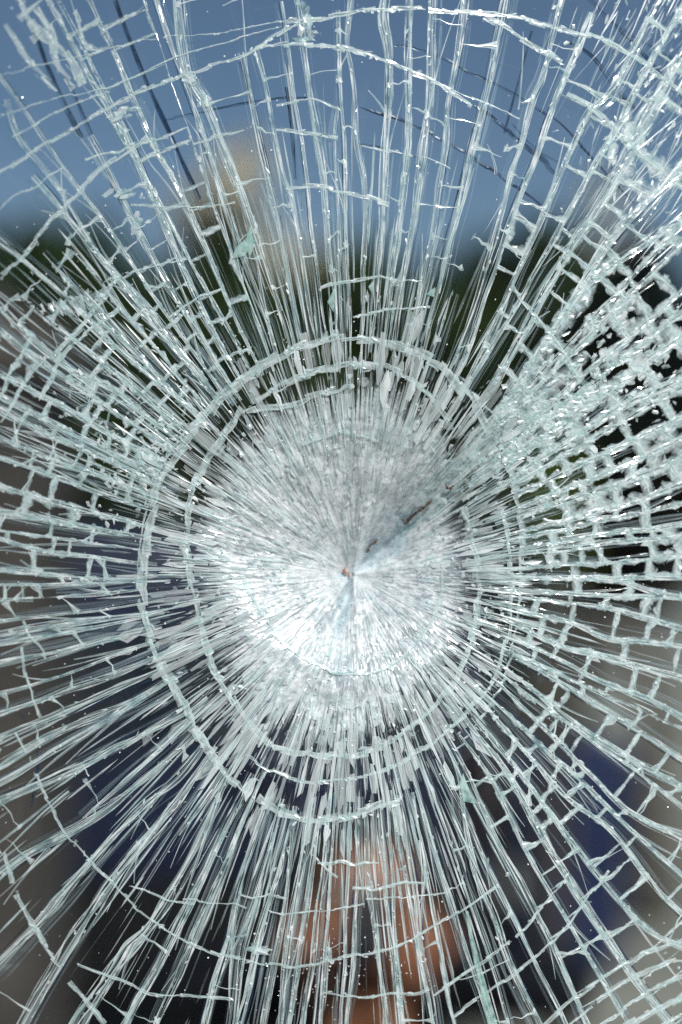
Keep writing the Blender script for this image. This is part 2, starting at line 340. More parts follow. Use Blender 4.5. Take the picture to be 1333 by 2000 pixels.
for _k in range(34):                               # partial arcs between the main ones
    _t = _r2.choice([_r2.uniform(195, 260), _r2.uniform(285, 375), _r2.uniform(285, 335), _r2.uniform(150, 200)]); _r = _r2.uniform(520, 1150); _d = _r2.uniform(5, 17); _g = _r2.uniform(-40, 40)
    ARC.append(([at(_t + _d * i / 5, _r + _g * i / 5 + _r2.uniform(-5, 5)) for i in range(6)], _r2.uniform(3, 7.5), 1))
# slanting dark blurred streaks on the inner sheet, upper left
DARKR = [([(225,0),(262,100),(300,190),(350,300),(390,390)],9), ([(60,40),(110,170),(160,270)],10), ([(130,150),(190,290),(240,400)],9),
         ([(470,120),(500,240),(520,330)],7), ([(560,170),(570,250),(577,350)],6), ([(750,40),(757,140),(752,240)],5), ([(1040,60),(1010,170),(985,260)],5)]

def densify(pts, step):
    out = [pts[0]]
    for (a, b), (c, d) in zip(pts, pts[1:]):
        n = max(1, int(hypot(c - a, d - b) / step))
        for i in range(1, n + 1): out.append((a + (c - a) * i / n, b + (d - b) * i / n))
    return out
def smooth_line(pts, step=8):
    """Catmull-Rom through the points"""
    q = [pts[0]] + list(pts) + [pts[-1]]; out = []
    for i in range(1, len(q) - 2):
        p0, p1, p2, p3 = q[i - 1], q[i], q[i + 1], q[i + 2]
        n = max(2, int(hypot(p2[0] - p1[0], p2[1] - p1[1]) / step))
        for k in range(n):
            t = k / n
            out.append(tuple(0.5 * (2 * p1[j] + (p2[j] - p0[j]) * t + (2 * p0[j] - 5 * p1[j] + 4 * p2[j] - p3[j]) * t * t
                       + (3 * p1[j] - p0[j] - 3 * p2[j] + p3[j]) * t ** 3) for j in (0, 1)))
    out.append(tuple(pts[-1]))
    return out
def n1(x, seed): return mnoise.noise(Vector((x, seed * 3.17 + 0.5, seed * 1.31)))   # -1..1

def ribbon(mb, pts, wfun, off=None, m=0, cross=4, h=1.0, bump=0.45, seed=None, jit=0.0, smoothf=True):
    """a broken strip following pts (pixels): uneven width, ridged and faceted across"""
    seed = rnd.random() * 900 if seed is None else seed
    rows, uvr = [], []; L = 0.0; n = len(pts)
    for i, (x, y) in enumerate(pts):
        a = pts[max(0, i - 1)]; b = pts[min(n - 1, i + 1)]
        tx, ty = b[0] - a[0], b[1] - a[1]; l = hypot(tx, ty) or 1
        nx, ny = -ty / l, tx / l
        if i: L += hypot(x - pts[i - 1][0], y - pts[i - 1][1])
        w = max(0.2, wfun(i / (n - 1)))
        o = off(i / (n - 1)) if off else 0.0
        row, ur = [], []
        for j in range(cross + 1):
            v = j / cross; s = (v - 0.5) * w + o + U(-1, 1) * jit * w
            edge = 0.0 if j in (0, cross) else 1.0
            hh = h + edge * (n1(L / 45, seed + j * 7.7) * 1.5 if smoothf else U(-1, 1)) * bump * min(w, 9) * 0.5
            row.append(P(x + nx * s, y + ny * s, hh)); ur.append((L / 100 + seed, v + seed))
        rows.append(row); uvr.append(ur)
    mb.grid(rows, uvr, m)
def flake(mb, x, y, ra, rb, ang, m=0, h=1.5, tilt=0.22, n=None):
    """an irregular many-cornered splinter lying on the sheet"""
    n = n or rnd.randint(4, 6); pts = []; tx, ty = U(-tilt, tilt), U(-tilt, tilt); a0 = U(0, 6.28)
    for i in range(n):
        a = a0 + 2 * pi * (i + U(-0.3, 0.3)) / n; k = U(0.55, 1.15)
        dx, dy = ra * k * cos(a), rb * k * sin(a)
        ex, ey = dx * cos(ang) - dy * sin(ang), dx * sin(ang) + dy * cos(ang)
        pts.append(P(x + ex, y + ey, h + tx * ex + ty * ey))
    c = P(x, y, h + U(-0.2, 0.35) * min(ra, rb))
    b = len(mb.v); mb.v.extend(pts + [c])
    for i in range(n):
        mb.f.append((b + i, b + (i + 1) % n, b + n)); mb.uv.extend([(U(0, 9), U(0, 9))] * 3); mb.m.append(m)
def sliver(mb, th, r, L, w, m=0, h=1.0, tilt=0.6, skew=0.0):
    """a thin splinter of glass pointing at the impact"""
    x, y = at(th, r); a = radians(th + skew); ux, uy = sin(a), -cos(a); nx, ny = -uy, ux
    t = U(-tilt, tilt); g = U(-0.03, 0.03); k = U(-0.25, 0.25)
    def q(s, v, e=0): return P(x + ux * s + nx * v, y + uy * s + ny * v, h + t * v + g * s + e)
    e = U(-0.4, 0.6) * w
    pts = [q(-L / 2, w * k), q(-L * U(0.1, 0.3), -w / 2), q(L * U(0.2, 0.4), -w / 2), q(L / 2, w * U(-0.4, 0.4)), q(L * U(0.1, 0.35), w / 2), q(-L * U(0.2, 0.4), w / 2), q(0, 0, e)]
    b = len(mb.v); mb.v.extend(pts); u0, v0 = U(0, 50), U(0, 50)
    uvs = [(u0 - L / 200, v0), (u0 - L / 400, v0 - .3), (u0 + L / 400, v0 - .3), (u0 + L / 200, v0), (u0 + L / 400, v0 + .3), (u0 - L / 400, v0 + .3), (u0, v0)]
    for i in range(6):
        j = (i + 1) % 6
        mb.f.append((b + i, b + j, b + 6)); mb.uv.extend([uvs[i], uvs[j], uvs[6]]); mb.m.append(m)

# ------------------------------------------------------------------ lay out the break in polar form
RINGA = sorted((polar(*p)[1], polar(*p)[0]) for p in ARC[0][0] + [(985,930),(1003,1010),(1005,1100),(1003,1180),(990,1260),(965,1340),(920,1410),(860,1480)])
RINGA = [(RINGA[-1][0] - 360, RINGA[-1][1])] + RINGA + [(RINGA[0][0] + 360, RINGA[0][1])]
def ringA(th): return interp(RINGA, th % 360)
radials = []          # (theta(r) samples, width, traced polyline)
class Rad:
    def __init__(s, th0, w, pts=None):
        s.w = w; s.traced = pts is not None; s.seed = rnd.random() * 500
        if pts:
            q = sorted((polar(*p) for p in smooth_line(pts, 20)), key=lambda t: t[0])
            base = q[0][1]; s.tab = [(r, base + adiff(t, base)) for r, t in q]
            s.rin, s.rout = s.tab[0][0], s.tab[-1][0]
            s.th0 = interp(s.tab, 620) % 360
        else:
            s.th0 = th0 % 360; s.tab = None; s.a = U(-1.2, 1.2)
    def th(s, r):
        if s.tab: return interp(s.tab, r) + s.kink(r) * 0.8
        return s.th0 + s.a * (r - 620) / 700 + s.kink(r)
    def kink(s, r):
        i = int(r // 85); f = r / 85 - i
        a, b = (math.sin((i + k) * 12.9898 + s.seed) * 43758.5453 % 1 - 0.5 for k in (0, 1))
        return (0.75 * (a + (b - a) * f)) * 420 / max(r, 420)
for pts, w in RAD: radials.append(Rad(0, w, pts))
radials.sort(key=lambda q: q.th0)
fill = []
for a, b in zip(radials, radials[1:] + radials[:1]):
    gap = (b.th0 - a.th0) % 360
    g = zone(a.th0 + gap / 2)[0]
    n = int(gap / g + 0.35) - 1
    for k in range(n):
        fill.append(Rad(a.th0 + gap * (k + 1 + U(-0.36, 0.36)) / (n + 1), 1.6 + 3.0 * exp(rnd.gauss(0, 0.7))))
radials += fill; radials.sort(key=lambda q: q.th0)
NR = len(radials)
RMAX = 1400.0
def inside(x, y, m=150): return -m < x < 1333 + m and -m < y < 2000 + m

arcs = []
for pts, w, st in ARC:
    if st == 2: continue
    q = [polar(*p) for p in smooth_line(pts, 15)]
    base = q[len(q) // 2][1]
    t = sorted((base + adiff(a, base), r) for r, a in q)
    arcs.append((t, w, st))
def arc_r(a, th):
    t = a[0]; m = 0.5 * (t[0][0] + t[-1][0]); x = m + adiff(th, m)
    return interp(t, x) if t[0][0] <= x <= t[-1][0] else None

pane = tag(empty('shattered_glass_pane', (0, 0, 0)),
           'shattered laminated glass pane, white radial and ring cracks around a crushed impact dent', 'glass pane')

# ------------------------------------------------------------------ shards: one cell between two radials and two cross cracks
cells = []; crosses = []
for i in range(NR):
    A, B = radials[i], radials[(i + 1) % NR]
    gap = adiff(B.th0, A.th0) % 360
    mid = A.th0 + gap / 2
    z = zone(mid); r0 = ringA(mid)
    cuts = []
    for a in arcs:
        r = arc_r(a, mid)
        if r and r > r0 + 25: cuts.append((r, 0))
    r = r0 + 15
    while r < RMAX:
        sp = z[1]
        if 285 < mid < 325 and r > 760: sp *= 1.7
        if 15 < mid < 45 and r < 640: sp *= 1.6
        r += sp * U(0.35, 2.0) * (0.8 + 0.35 * r / 900)
        if all(abs(r - c[0]) > 22 for c in cuts): cuts.append((r, 1))
    cuts = sorted([(r0 + 8, 0)] + cuts)
    for (ra, ka), (rb, kb) in zip(cuts, cuts[1:]):
        cells.append((i, ra, rb, mid, gap))
        if kb == 1: crosses.append((i, rb, mid, z))
def cell_poly(c, g):
    i, ra, rb, mid, gap = c
    A, B = radials[i], radials[(i + 1) % NR]
    n = max(2, int((rb - ra) / 60) + 2)
    rs = [ra + g + (rb - ra - 2 * g) * k / (n - 1) for k in range(n)]
    left, right = [], []
    for r in rs:
        ta = A.th(r); tb = ta + max(0.4, adiff(B.th(r), ta))
        ga = math.degrees((g + A.w * 0.15) / r); gb = math.degrees((g + B.w * 0.15) / r)
        if tb - gb - ta - ga < 0.25: m = (ta + tb) / 2; ta, tb = m - 0.12, m + 0.12
        else: ta += ga; tb -= gb
        left.append(at(ta, r)); right.append(at(tb, r))
    return left + right[::-1]
def area(p): return 0.5 * abs(sum(a[0] * b[1] - b[0] * a[1] for a, b in zip(p, p[1:] + p[:1])))
polys = []
for c in cells:
    if c[2] - c[1] < 8: continue
    z = zone(c[3]); p = cell_poly(c, min(1.2 + 0.12 * z[2], (c[2] - c[1]) * 0.2))
    x = sum(q[0] for q in p) / len(p); y = sum(q[1] for q in p) / len(p)
    if not inside(x, y, 110): continue
    vis = area(p) if inside(x, y, 0) else 0
    polys.append((vis, x, y, p))
polys.sort(key=lambda t: -t[0])
def shard_into(mb, p, x, y, origin=None):
    tx, ty, dz = U(-0.012, 0.012), U(-0.012, 0.012), U(-0.5, 0.5)
    f = [P(a, b, dz + tx * (a - x) + ty * (b - y)) for a, b in p]
    k = [P(a, b, dz - 9 + tx * (a - x) + ty * (b - y)) for a, b in p]
    if origin:
        f = [tuple(u - v for u, v in zip(q, origin)) for q in f]; k = [tuple(u - v for u, v in zip(q, origin)) for q in k]
    n = len(p); b = len(mb.v); mb.v.extend(f + k)
    mb.f.append(tuple(range(b + n - 1, b - 1, -1))); mb.f.append(tuple(range(b + n, b + 2 * n)))
    mb.m += [0, 2]; mb.uv += [(0, 0)] * (2 * n)
    for i in range(n):
        j = (i + 1) % n
        mb.f.append((b + i, b + j, b + n + j, b + n + i)); mb.m.append(1); mb.uv += [(0, 0)] * 4
rest = MB()
for k, (vis, x, y, p) in enumerate(polys):
    if k < 300 and vis > 0:
        mb = MB(); o0 = P(x, y); shard_into(mb, p, x, y, o0)
        o = mb.build('shard', [M_pane, M_side, M_back], pane); o.location = o0
    else: shard_into(rest, p, x, y)
rest.build('small_shard_field', [M_pane, M_side, M_back], pane, kind='stuff')

# ------------------------------------------------------------------ radial cracks
def radial_crack(q):
    """a main fracture: a streaky slanted face edged by bright lines and studded with chips"""
    mid = q.th0; z = zone(mid)
    r_in = ringA(mid) - U(0, 60)
    if q.traced: r_out = max(q.rout, r_in + 60) if q.w < 6 or q.rout < 600 else max(q.rout, 1000)
    else: r_out = U(0.75, 1.0) * RMAX if rnd.random() < 0.6 else r_in + U(150, 500)
    pts = []
    r = r_in
    while r < r_out:
        x, y = at(q.th(r), r)
        if not inside(x, y): break
        pts.append((x, y)); r += 7
    if len(pts) < 6: return
    mb = MB(); w = q.w * (1.45 if mid > 325 or mid < 38 or 160 < mid < 250 else 1.2); sd = q.seed; n = len(pts)
    taper = lambda t: min(1, 0.45 + 1.2 * t) * (1 if r_out > 900 else min(1, (1 - t) * 3 + 0.1))
    ribbon(mb, pts, lambda t: taper(t) * w * (0.95 + 0.75 * n1(t * n / 9, sd)), m=0, cross=4, h=0.6, seed=sd)
    k = 2 if w < 7 else 3 if w < 12 else 5
    for j in range(k):
        c = (j / (k - 1) - 0.5) * w * 0.8; s2 = sd + 31 * (j + 1)
        lw = U(1.2, 3.2)
        a, b = 0, n
        if j not in (0, k - 1): a = rnd.randint(0, n // 2); b = rnd.randint(a + n // 4, n + n // 4)
        sub = pts[a:min(b, n)]
        if len(sub) < 5: continue
        ribbon(mb, sub, lambda t: lw * (0.9 + 0.9 * n1(t * n / 5, s2)) * (0.6 + 0.4 * taper(t)),
               off=lambda t: c * taper(t) + w * 0.5 * n1(t * n / 24, s2 + 5), m=1, cross=2, h=1.4, seed=s2, jit=0.05)
    for t in range(int(n / 9 * (0.5 + w / 12))):
        x, y = rnd.choice(pts); a = radians(mid) - pi / 2
        flake(mb, x + U(-.5, .5) * w, y + U(-.5, .5) * w, U(2.5, 9), U(1.2, 3.5), a + U(-.5, .5), 2, h=2)
    if rnd.random() < 0.6:
        sg = rnd.choice((-1, 1)); dw = U(1.5, 4); s4 = sd + 77
        ribbon(mb, pts, lambda t: max(0.3, dw * (0.7 + 0.9 * n1(t * n / 16, s4))), off=lambda t: sg * (w * 0.55 + 1.5), m=3, cross=2, h=-5, seed=s4)
    if rnd.random() < 0.75:
        sg = rnd.choice((-1, 1)); dw = U(8, 24); s4 = sd + 177
        ribbon(mb, pts, lambda t: dw * max(.1, (0.5 + 0.9 * n1(t * n / 22, s4))), off=lambda t: sg * (w * 0.5 + dw * .4), m=4, cross=3, h=-4, seed=s4, bump=.6)
    mb.build('radial_crack', [M_band, M_line, M_flake, M_dark, M_sheen], pane)
for q in radials: radial_crack(q)

# ------------------------------------------------------------------ ring and arc cracks
for pts, w, st in ARC:
    q = smooth_line(pts, 6); mb = MB(); sd = rnd.random() * 300; n = len(q)
    st_ = [U(-2.2, 2.2) for _ in range(n // 5 + 3)]
    q = [(x + (x - CX) / max(polar(x, y)[0], 1) * st_[i // 5], y + (y - CY) / max(polar(x, y)[0], 1) * st_[i // 5]) for i, (x, y) in enumerate(q)]
    wst = [U(0.6, 1.35) for _ in range(n // 4 + 3)]
    if st == 2:
        ribbon(mb, q, lambda t: w * (1 + 0.6 * n1(t * n / 8, sd)) * min(1, t * 8 + .2, (1 - t) * 8 + .2), m=0, cross=2, h=-14, seed=sd)
        mb.build('inner_arc_crack', [M_dark], pane); continue
    p0 = 0
    while p0 < n - 3:
        ln = rnd.randint(3, 9); sub = q[p0:p0 + ln + 2]; p0 += ln
        if len(sub) < 3: break
        if rnd.random() < (0.02 if st == 0 else 0.06): continue
        wA, wB = (w * U(0.35, 1.15) for _ in (0, 1)); of = U(-.22, .22) * w; sl_ = U(-.3, .3) * w; s3 = rnd.random() * 300
        ribbon(mb, sub, lambda t: wA + (wB - wA) * t, off=lambda t: of + sl_ * (t - .5), m=0, cross=3, h=U(1.4, 2.4), seed=s3, bump=0.3, jit=0.05)
        if rnd.random() < 0.3:
            ribbon(mb, sub, lambda t: 1.4 + 0.9 * n1(t * 3, s3), off=lambda t: of + sl_ * (t - .5) + (wA + (wB - wA) * t) * rnd.choice((-.4, .4)), m=1, cross=2, h=2.8, seed=s3 + 3)
    dens = 0.3
    for k in range(int(n * dens)):
        i = rnd.randint(1, n - 2); x, y = q[i]; a = atan2(q[i + 1][1] - q[i - 1][1], q[i + 1][0] - q[i - 1][0])
        flake(mb, x + U(-.5, .5) * w, y + U(-.5, .5) * w, U(3, 8) * (0.6 + w / 20), U(1.5, 4) * (0.6 + w / 20), a + U(-.5, .5), 2, h=3)
    mb.build('ring_crack' if st == 0 else 'arc_crack', [M_ring, M_line, M_flake], pane)
for pts, w in DARKR:
    q = smooth_line(pts, 8); mb = MB(); sd = rnd.random() * 300
    ribbon(mb, q, lambda t: w * (1 + 0.4 * n1(t * 6, sd)), m=0, cross=2, h=-30, seed=sd)
    mb.build('inner_radial_crack', [M_dark], pane)

# ------------------------------------------------------------------ cross cracks between radials, and mortar of fine chips along all edges
cross = MB(); chips = MB()
for i, r, mid, z in crosses:
    A, B = radials[i], radials[(i + 1) % NR]
    ta = A.th(r); tb = ta + max(0.4, adiff(B.th(r), ta))
    x, y = at((ta + tb) / 2, r)
    if not inside(x, y, 100): continue
    if rnd.random() < (0.25 if 150 < mid < 262 else 0.30 if mid > 325 or mid < 36 else 0.20 if 84 < mid < 150 else 0.10): continue
    skew = U(-16, 16) * (1.9 if 80 < mid < 160 or 250 < mid < 300 else 1.0); sd = rnd.random() * 300; n = 4
    kn = [U(-3.5, 3.5) for _ in range(n + 1)]
    pts = [at(ta + (tb - ta) * k / n, r + skew * (k / n - 0.5) + kn[k]) for k in range(n + 1)]
    w = z[2] * U(0.4, 1.3) + 1.5
    sty = rnd.random()
    if sty < 0.35:   prof = [1.9, 1.0, 0.5, 0.25, 0.1]
    elif sty < 0.65: prof = [0.1, 0.3, 0.6, 1.1, 2.0]
    elif sty < 0.85: prof = [1.7, 0.8, 0.45, 0.8, 1.6]
    else:            prof = [0.5, 0.4, 0.5, 0.4, 0.5]
    prof = [p * U(0.7, 1.4) for p in prof]
    ribbon(cross, pts, lambda t: w * prof[int(t * n + 0.5)], m=0, cross=2, h=1.2, seed=sd, jit=0.12, bump=0.12)
    ribbon(cross, pts, lambda t: min(U(1.2, 2.6), 0.7 * w * prof[int(t * n + 0.5)]), m=1, cross=2, h=2.0, seed=sd)
    for e, tt in ((pts[0], ta), (pts[-1], tb)):
        if rnd.random() < 0.5:
            flake(chips, e[0], e[1], U(4, 9) + z[2] * 0.5, U(2, 4) + z[2] * 0.25, radians(tt) - pi / 2 + U(-.3, .3), 0, h=2.2)
br = MB()
for k in range(230):                               # forks and loose ends that leave the main cracks
    q = rnd.choice(radials); th0 = q.th0
    if k < 80:
        cand = [z for z in radials if 250 < z.th0 < 345]; q = rnd.choice(cand); th0 = q.th0
    r = ringA(th0) + abs(rnd.gauss(0, 1)) * 300; L = U(50, 260); dv = rnd.choice((-1, 1)) * U(0.6, 3.0); n = max(4, int(L / 12)); sd = rnd.random() * 200
    pts = [at(q.th(r + L * i / n) + dv * (i / n) ** 1.3, r + L * i / n) for i in range(n + 1)]
    if not inside(*pts[n // 2], 80): continue
    w = U(2.5, 9)
    ribbon(br, pts, lambda t: w * (1 - .8 * t) * (1 + .4 * n1(t * 5, sd)) + .5, m=0, cross=3, h=.9, seed=sd)
    ribbon(br, pts, lambda t: 1.8 * (1 - .6 * t), off=lambda t: .35 * w * (1 - .8 * t), m=1, cross=2, h=1.6, seed=sd)
br.build('branch_crack_web', [M_band, M_line], pane, kind='stuff')
cross.build('cross_crack_web', [M_ring, M_line], pane, kind='stuff')

mort = MB()
for c in cells:                                    # granulated rim of each cell, leaving a clear hole in the middle
    i, ra, rb, mid, gap = c
    m = zone(mid)[2]
    if m < 5.0 or rb - ra < 8: continue
    rm = (ra + rb) / 2
    x0, y0 = at(mid, rm)
    if not inside(x0, y0, 90): continue
    if 282 < mid < 330: m *= interp([(430, 1.15), (640, 1.0), (760, .5), (860, 0.0)], rm)
    if mid < 100: m *= interp([(320, 1.7), (480, 1.3), (760, 1.15), (1000, 1.05)], rm)
    if 100 <= mid < 170: m *= interp([(320, 1.2), (600, .8), (900, .65)], rm)
    if m < 3: continue
    o = cell_poly(c, 0.0); o = densify(o + o[:1], 11)[:-1]
    sd = rnd.random() * 99
    full = rnd.random() < (0.34 if 42 < mid < 74 and rm < 980 else 0.10 if 36 < mid < 100 or 290 < mid < 312 else 0.03)
    k = U(0.45, 1.25) * (3 if full else 1); nO = len(o); inn, midr = [], []
    for q, (x, y) in enumerate(o):
        d = hypot(x0 - x, y0 - y); ww = m * k * (1 + 0.7 * n1(q * 0.45, sd)); f = min(0.97 if full else 0.80, ww / max(d, 1))
        inn.append((x + (x0 - x) * f, y + (y0 - y) * f)); midr.append((x + (x0 - x) * f * .5, y + (y0 - y) * f * .5))
    mort.grid([[P(x, y, 0.8) for x, y in o], [P(x, y, 1.2 + U(-1, 1)) for x, y in midr], [P(x, y, 0.6 + U(-.5, .5)) for x, y in inn]],
              [[(0, 0.0)] * nO, [(0, 0.35)] * nO, [(0, 1.0)] * nO], 0, closed=True)
for pts, w in (([(770,1050),(860,955),(950,870),(1060,770),(1150,690)], 62), ([(900,960),(1010,880),(1120,800),(1240,720)], 34), ([(960,840),(1040,720),(1120,600),(1200,500)], 40)):
    q = smooth_line(pts, 9); sd = rnd.random() * 99; rows, uvr = [], []
    for i, (x, y) in enumerate(q):
        a = q[max(0, i - 1)]; b = q[min(len(q) - 1, i + 1)]; l = hypot(b[0] - a[0], b[1] - a[1]); nx, ny = -(b[1] - a[1]) / l, (b[0] - a[0]) / l
        ww = w * (1 + .5 * n1(i / 4, sd)) * min(1, .25 + 3 * i / len(q), .25 + 3 * (1 - i / len(q)))
        rows.append([P(x + nx * ww * v, y + ny * ww * v, 0.8 + U(-1.5, 1.5)) for v in (-.5, -.3, -.1, .1, .3, .5)]); uvr.append([(0, v) for v in (1, .55, .25, .25, .55, 1)])
    mort.grid(rows, uvr, 0)
mort.build('granulated_rims', [M_mortar], pane, kind='stuff')
for c in cells:                                    # chips packed along cell edges where the glass is granulated
    i, ra, rb, mid, gap = c
    m = zone(mid)[2]
    if m < 5.5: continue
    m *= 0.8
    x, y = at(mid, (ra + rb) / 2)
    if not inside(x, y, 60): continue
    if 285 < mid < 330 and ra > 820: continue
    A, B = radials[i], radials[(i + 1) % NR]
    nL = int((rb - ra) / 26 * (m / 10)) + 1
    for q in (A, B):
        for k in range(nL):
            r = U(ra, rb); xx, yy = at(q.th(r), r)
            flake(chips, xx + U(-.6, .6) * m, yy + U(-.6, .6) * m, U(3, 5 + m * 0.8), U(1.5, 2 + m * 0.45), radians(mid) - pi / 2 + U(-.4, .4), 0, h=U(1, 3))
    for k in range(int(rb * radians(gap) / 24 * (m / 10)) + 1):
        t = mid + U(-.5, .5) * gap; xx, yy = at(t, rb + U(-.5, .5) * m)
        flake(chips, xx, yy, U(3, 4 + m * 0.7), U(1.5, 2 + m * 0.5), radians(mid) + U(-.6, .6), 0, h=U(1, 3))
# a thick crushed seam running up to the right, and a clotted patch upper left
for k in range(420):
    t = rnd.random(); th = 52 + rnd.gauss(0, 5); r = U(330, 760) 
    x, y = at(th, r); flake(chips, x, y, U(3, 15), U(2, 7), radians(th) - pi / 2 + U(-.4, .4), 0, h=U(0, 3))
for k in range(260):
    th = 300 + rnd.gauss(0, 7); r = abs(rnd.gauss(0, 90)) + 430
    x, y = at(th, r); flake(chips, x, y, U(3, 13), U(2, 6), U(0, 3), 0, h=U(0, 3))
for (x, y, ra, rb, a) in [(598,45,14,32,0),(598,75,24,9,0),(375,155,14,10,0),(400,195,9,20,-.3),(225,225,26,8,-.5),(250,215,18,7,-.3),(1195,300,10,40,.5),(1230,250,14,34,.6),(505,1855,22,10,0),(640,1870,8,14,0),
                          (150,600,44,16,.9),(110,600,30,8,1.0),(250,380,30,10,-.6),(190,580,26,14,-.6),(270,440,12,20,.4)]:
    for k in range(9): flake(chips, x + rnd.gauss(0, .5) * ra, y + rnd.gauss(0, .5) * rb, U(.25, .6) * ra + 2, U(.25, .6) * rb + 2, a + U(-.2, .2), 0, h=U(1.5, 4))
for k in range(120):                               # shredded corner, upper right
    x, y = 1333 - abs(rnd.gauss(0, 95)), U(-60, 420); th = polar(x, y)[1]
    flake(chips, x, y, U(4, 17), U(1.5, 5), radians(th) - pi / 2 + rnd.gauss(0, .5), 0, h=U(0, 4))
chips.build('chip_mortar', [M_flake], pane, kind='stuff')

# ------------------------------------------------------------------ fine splinters round the impact
spl = MB()
def cover(th, r):
    """how much of the surface is splintered, inside the outer ring"""
    ra = ringA(th); f = r / ra
    side = 0.40 + 0.50 * max(0, cos(radians(adiff(th, 75)))) ** 1.2 + 0.30 * max(0, cos(radians(adiff(th, 180)))) ** 2
    if f > 1: return side * 0.5
    return side + (1.4 - side) * max(0, min(1, (0.97 - f) / 0.33))
fac = MB()
RINGB = sorted((polar(*p)[1], polar(*p)[0]) for p in ARC[1][0]); RINGB = [(RINGB[-1][0] - 360, RINGB[-1][1])] + RINGB + [(RINGB[0][0] + 360, RINGB[0][1])]
def ringB(th): return interp(RINGB, th % 360)
def packed(N, rlo, rhi, lmin, lmax, hbase, dens):
    cut = sorted(360 * (k + U(-.42, .42)) / N for k in range(N))
    for a, b in zip(cut, cut[1:] + [cut[0] + 360]):
        mid = (a + b) / 2; r = rlo(mid) + U(-8, 8); R = rhi(mid) + U(-14, 14)
        while r < R:
            L = U(lmin, lmax); e = min(r + L, R + 6)
            bund = 0.85 + 1.0 * n1(mid * 0.35, 2.0) + 0.5 * mnoise.noise(Vector((mid * 0.12, r / 70, 5.0)))
            if rnd.random() * 1.25 < cover(mid, (r + e) / 2) * dens * (bund if r > 200 else 1):
                g = min(.12 * (b - a), 30 / r); k1, k2 = U(-.2, .2) * (b - a), U(-.2, .2) * (b - a)
                tp = min(1, r / 260) * (b - a); c1, c2 = U(.0, .42) * tp, U(.0, .42) * tp; d1, d2 = U(.0, .42) * tp, U(.0, .42) * tp; kL = .25 * L
                q = [(a + g + c1, r + U(0, 1) * kL), (a + g + k1, (r + e) / 2), (a + g + c2, e - U(0, 1) * kL), (b - g - d1, e - U(0, 1) * kL), (b - g + k2, (r + e) / 2), (b - g - d2, r + U(0, 1) * kL)]
                h0 = hbase + U(-.8, .8); t = U(-.45, .45); s2 = U(-.06, .06); w = radians(b - a) * r; rm = (r + e) / 2
                P6 = [P(*at(th, rr), h0 + t * (th - mid) / (b - a) * w + s2 * (rr - rm)) for th, rr in q]
                c = P(*at(mid + U(-.3, .3) * (b - a), rm), h0 + U(-.3, .4) * min(w, 5))
                B0 = len(fac.v); fac.v.extend(P6 + [c]); u0, v0 = U(0, 60), U(0, 60)
                uv = [(u0, v0), (u0 + L / 200, v0), (u0 + L / 100, v0), (u0 + L / 100, v0 + 1), (u0 + L / 200, v0 + 1), (u0, v0 + 1), (u0 + L / 200, v0 + .5)]
                for z in range(6):
                    y = (z + 1) % 6; fac.f.append((B0 + z, B0 + y, B0 + 6)); fac.uv.extend([uv[z], uv[y], uv[6]]); fac.m.append(0)
            r = e
packed(110, lambda t: 150, lambda t: 0.5 * 190 + 0.5 * ringB(t), 14, 60, 0.8, 0.35)
packed(150, lambda t: 0.5 * 190 + 0.5 * ringB(t), lambda t: ringB(t), 20, 90, 1.6, 0.8)
packed(235, lambda t: ringB(t) - 15, lambda t: ringA(t) * 1.02, 45, 190, 1.6, 1.0)
packed(170, lambda t: ringB(t) * .8, lambda t: ringA(t) * 1.1, 60, 220, 3.0, 0.55)
packed(190, lambda t: ringA(t), lambda t: ringA(t) * 1.18, 50, 170, 1.2, 0.9)
fac.build('packed_splinter_field', [M_facet], pane, kind='stuff')
for k in range(4200):
    th = U(0, 360); ra = ringA(th); r = ra * 1.12 * sqrt(rnd.random())
    if r < 250 and rnd.random() < .75: continue
    if rnd.random() * 1.5 > cover(th, r): continue
    f = min(1, r / 330)
    sliver(spl, th, r, U(14, 30 + 80 * f), U(1.0, 3.6), 0, h=U(2, 4), skew=rnd.gauss(0, 5 - 3 * f), tilt=0.35)
for k in range(1500):                              # grains of crushed glass among the splinters
    th = U(0, 360); r = 40 + rnd.random() ** 0.7 * 330
    x, y = at(th, r); flake(spl, x, y, U(2, 8), U(1.5, 4.5), radians(th) - pi / 2 + U(-1.2, 1.2), 0, h=U(1, 4), tilt=0.3)
for k in range(620):                               # long hair splinters outside the ring, densest below
    th = rnd.choice([U(0, 360), U(155, 240), U(150, 215), U(320, 380), U(290, 320)]); ra = ringA(th)
    r = ra + abs(rnd.gauss(0, 1)) * 230
    x, y = at(th, r)
    if not inside(x, y, 80): continue
    sliver(spl, th, r, U(60, 260), U(1.3, 5.0), 0, h=U(0.3, 2.5), skew=rnd.gauss(0, 1.2), tilt=0.4)
for k in range(210):
    x, y = 1333 - abs(rnd.gauss(0, 130)) + 20, U(-60, 480); r, th = polar(x, y)
    sliver(spl, th, r, U(40, 150), U(1, 3.2), 0, h=U(.3, 3), skew=rnd.gauss(0, 9), tilt=.4)
spl.build('splinter_field', [M_sliver], pane, kind='stuff')

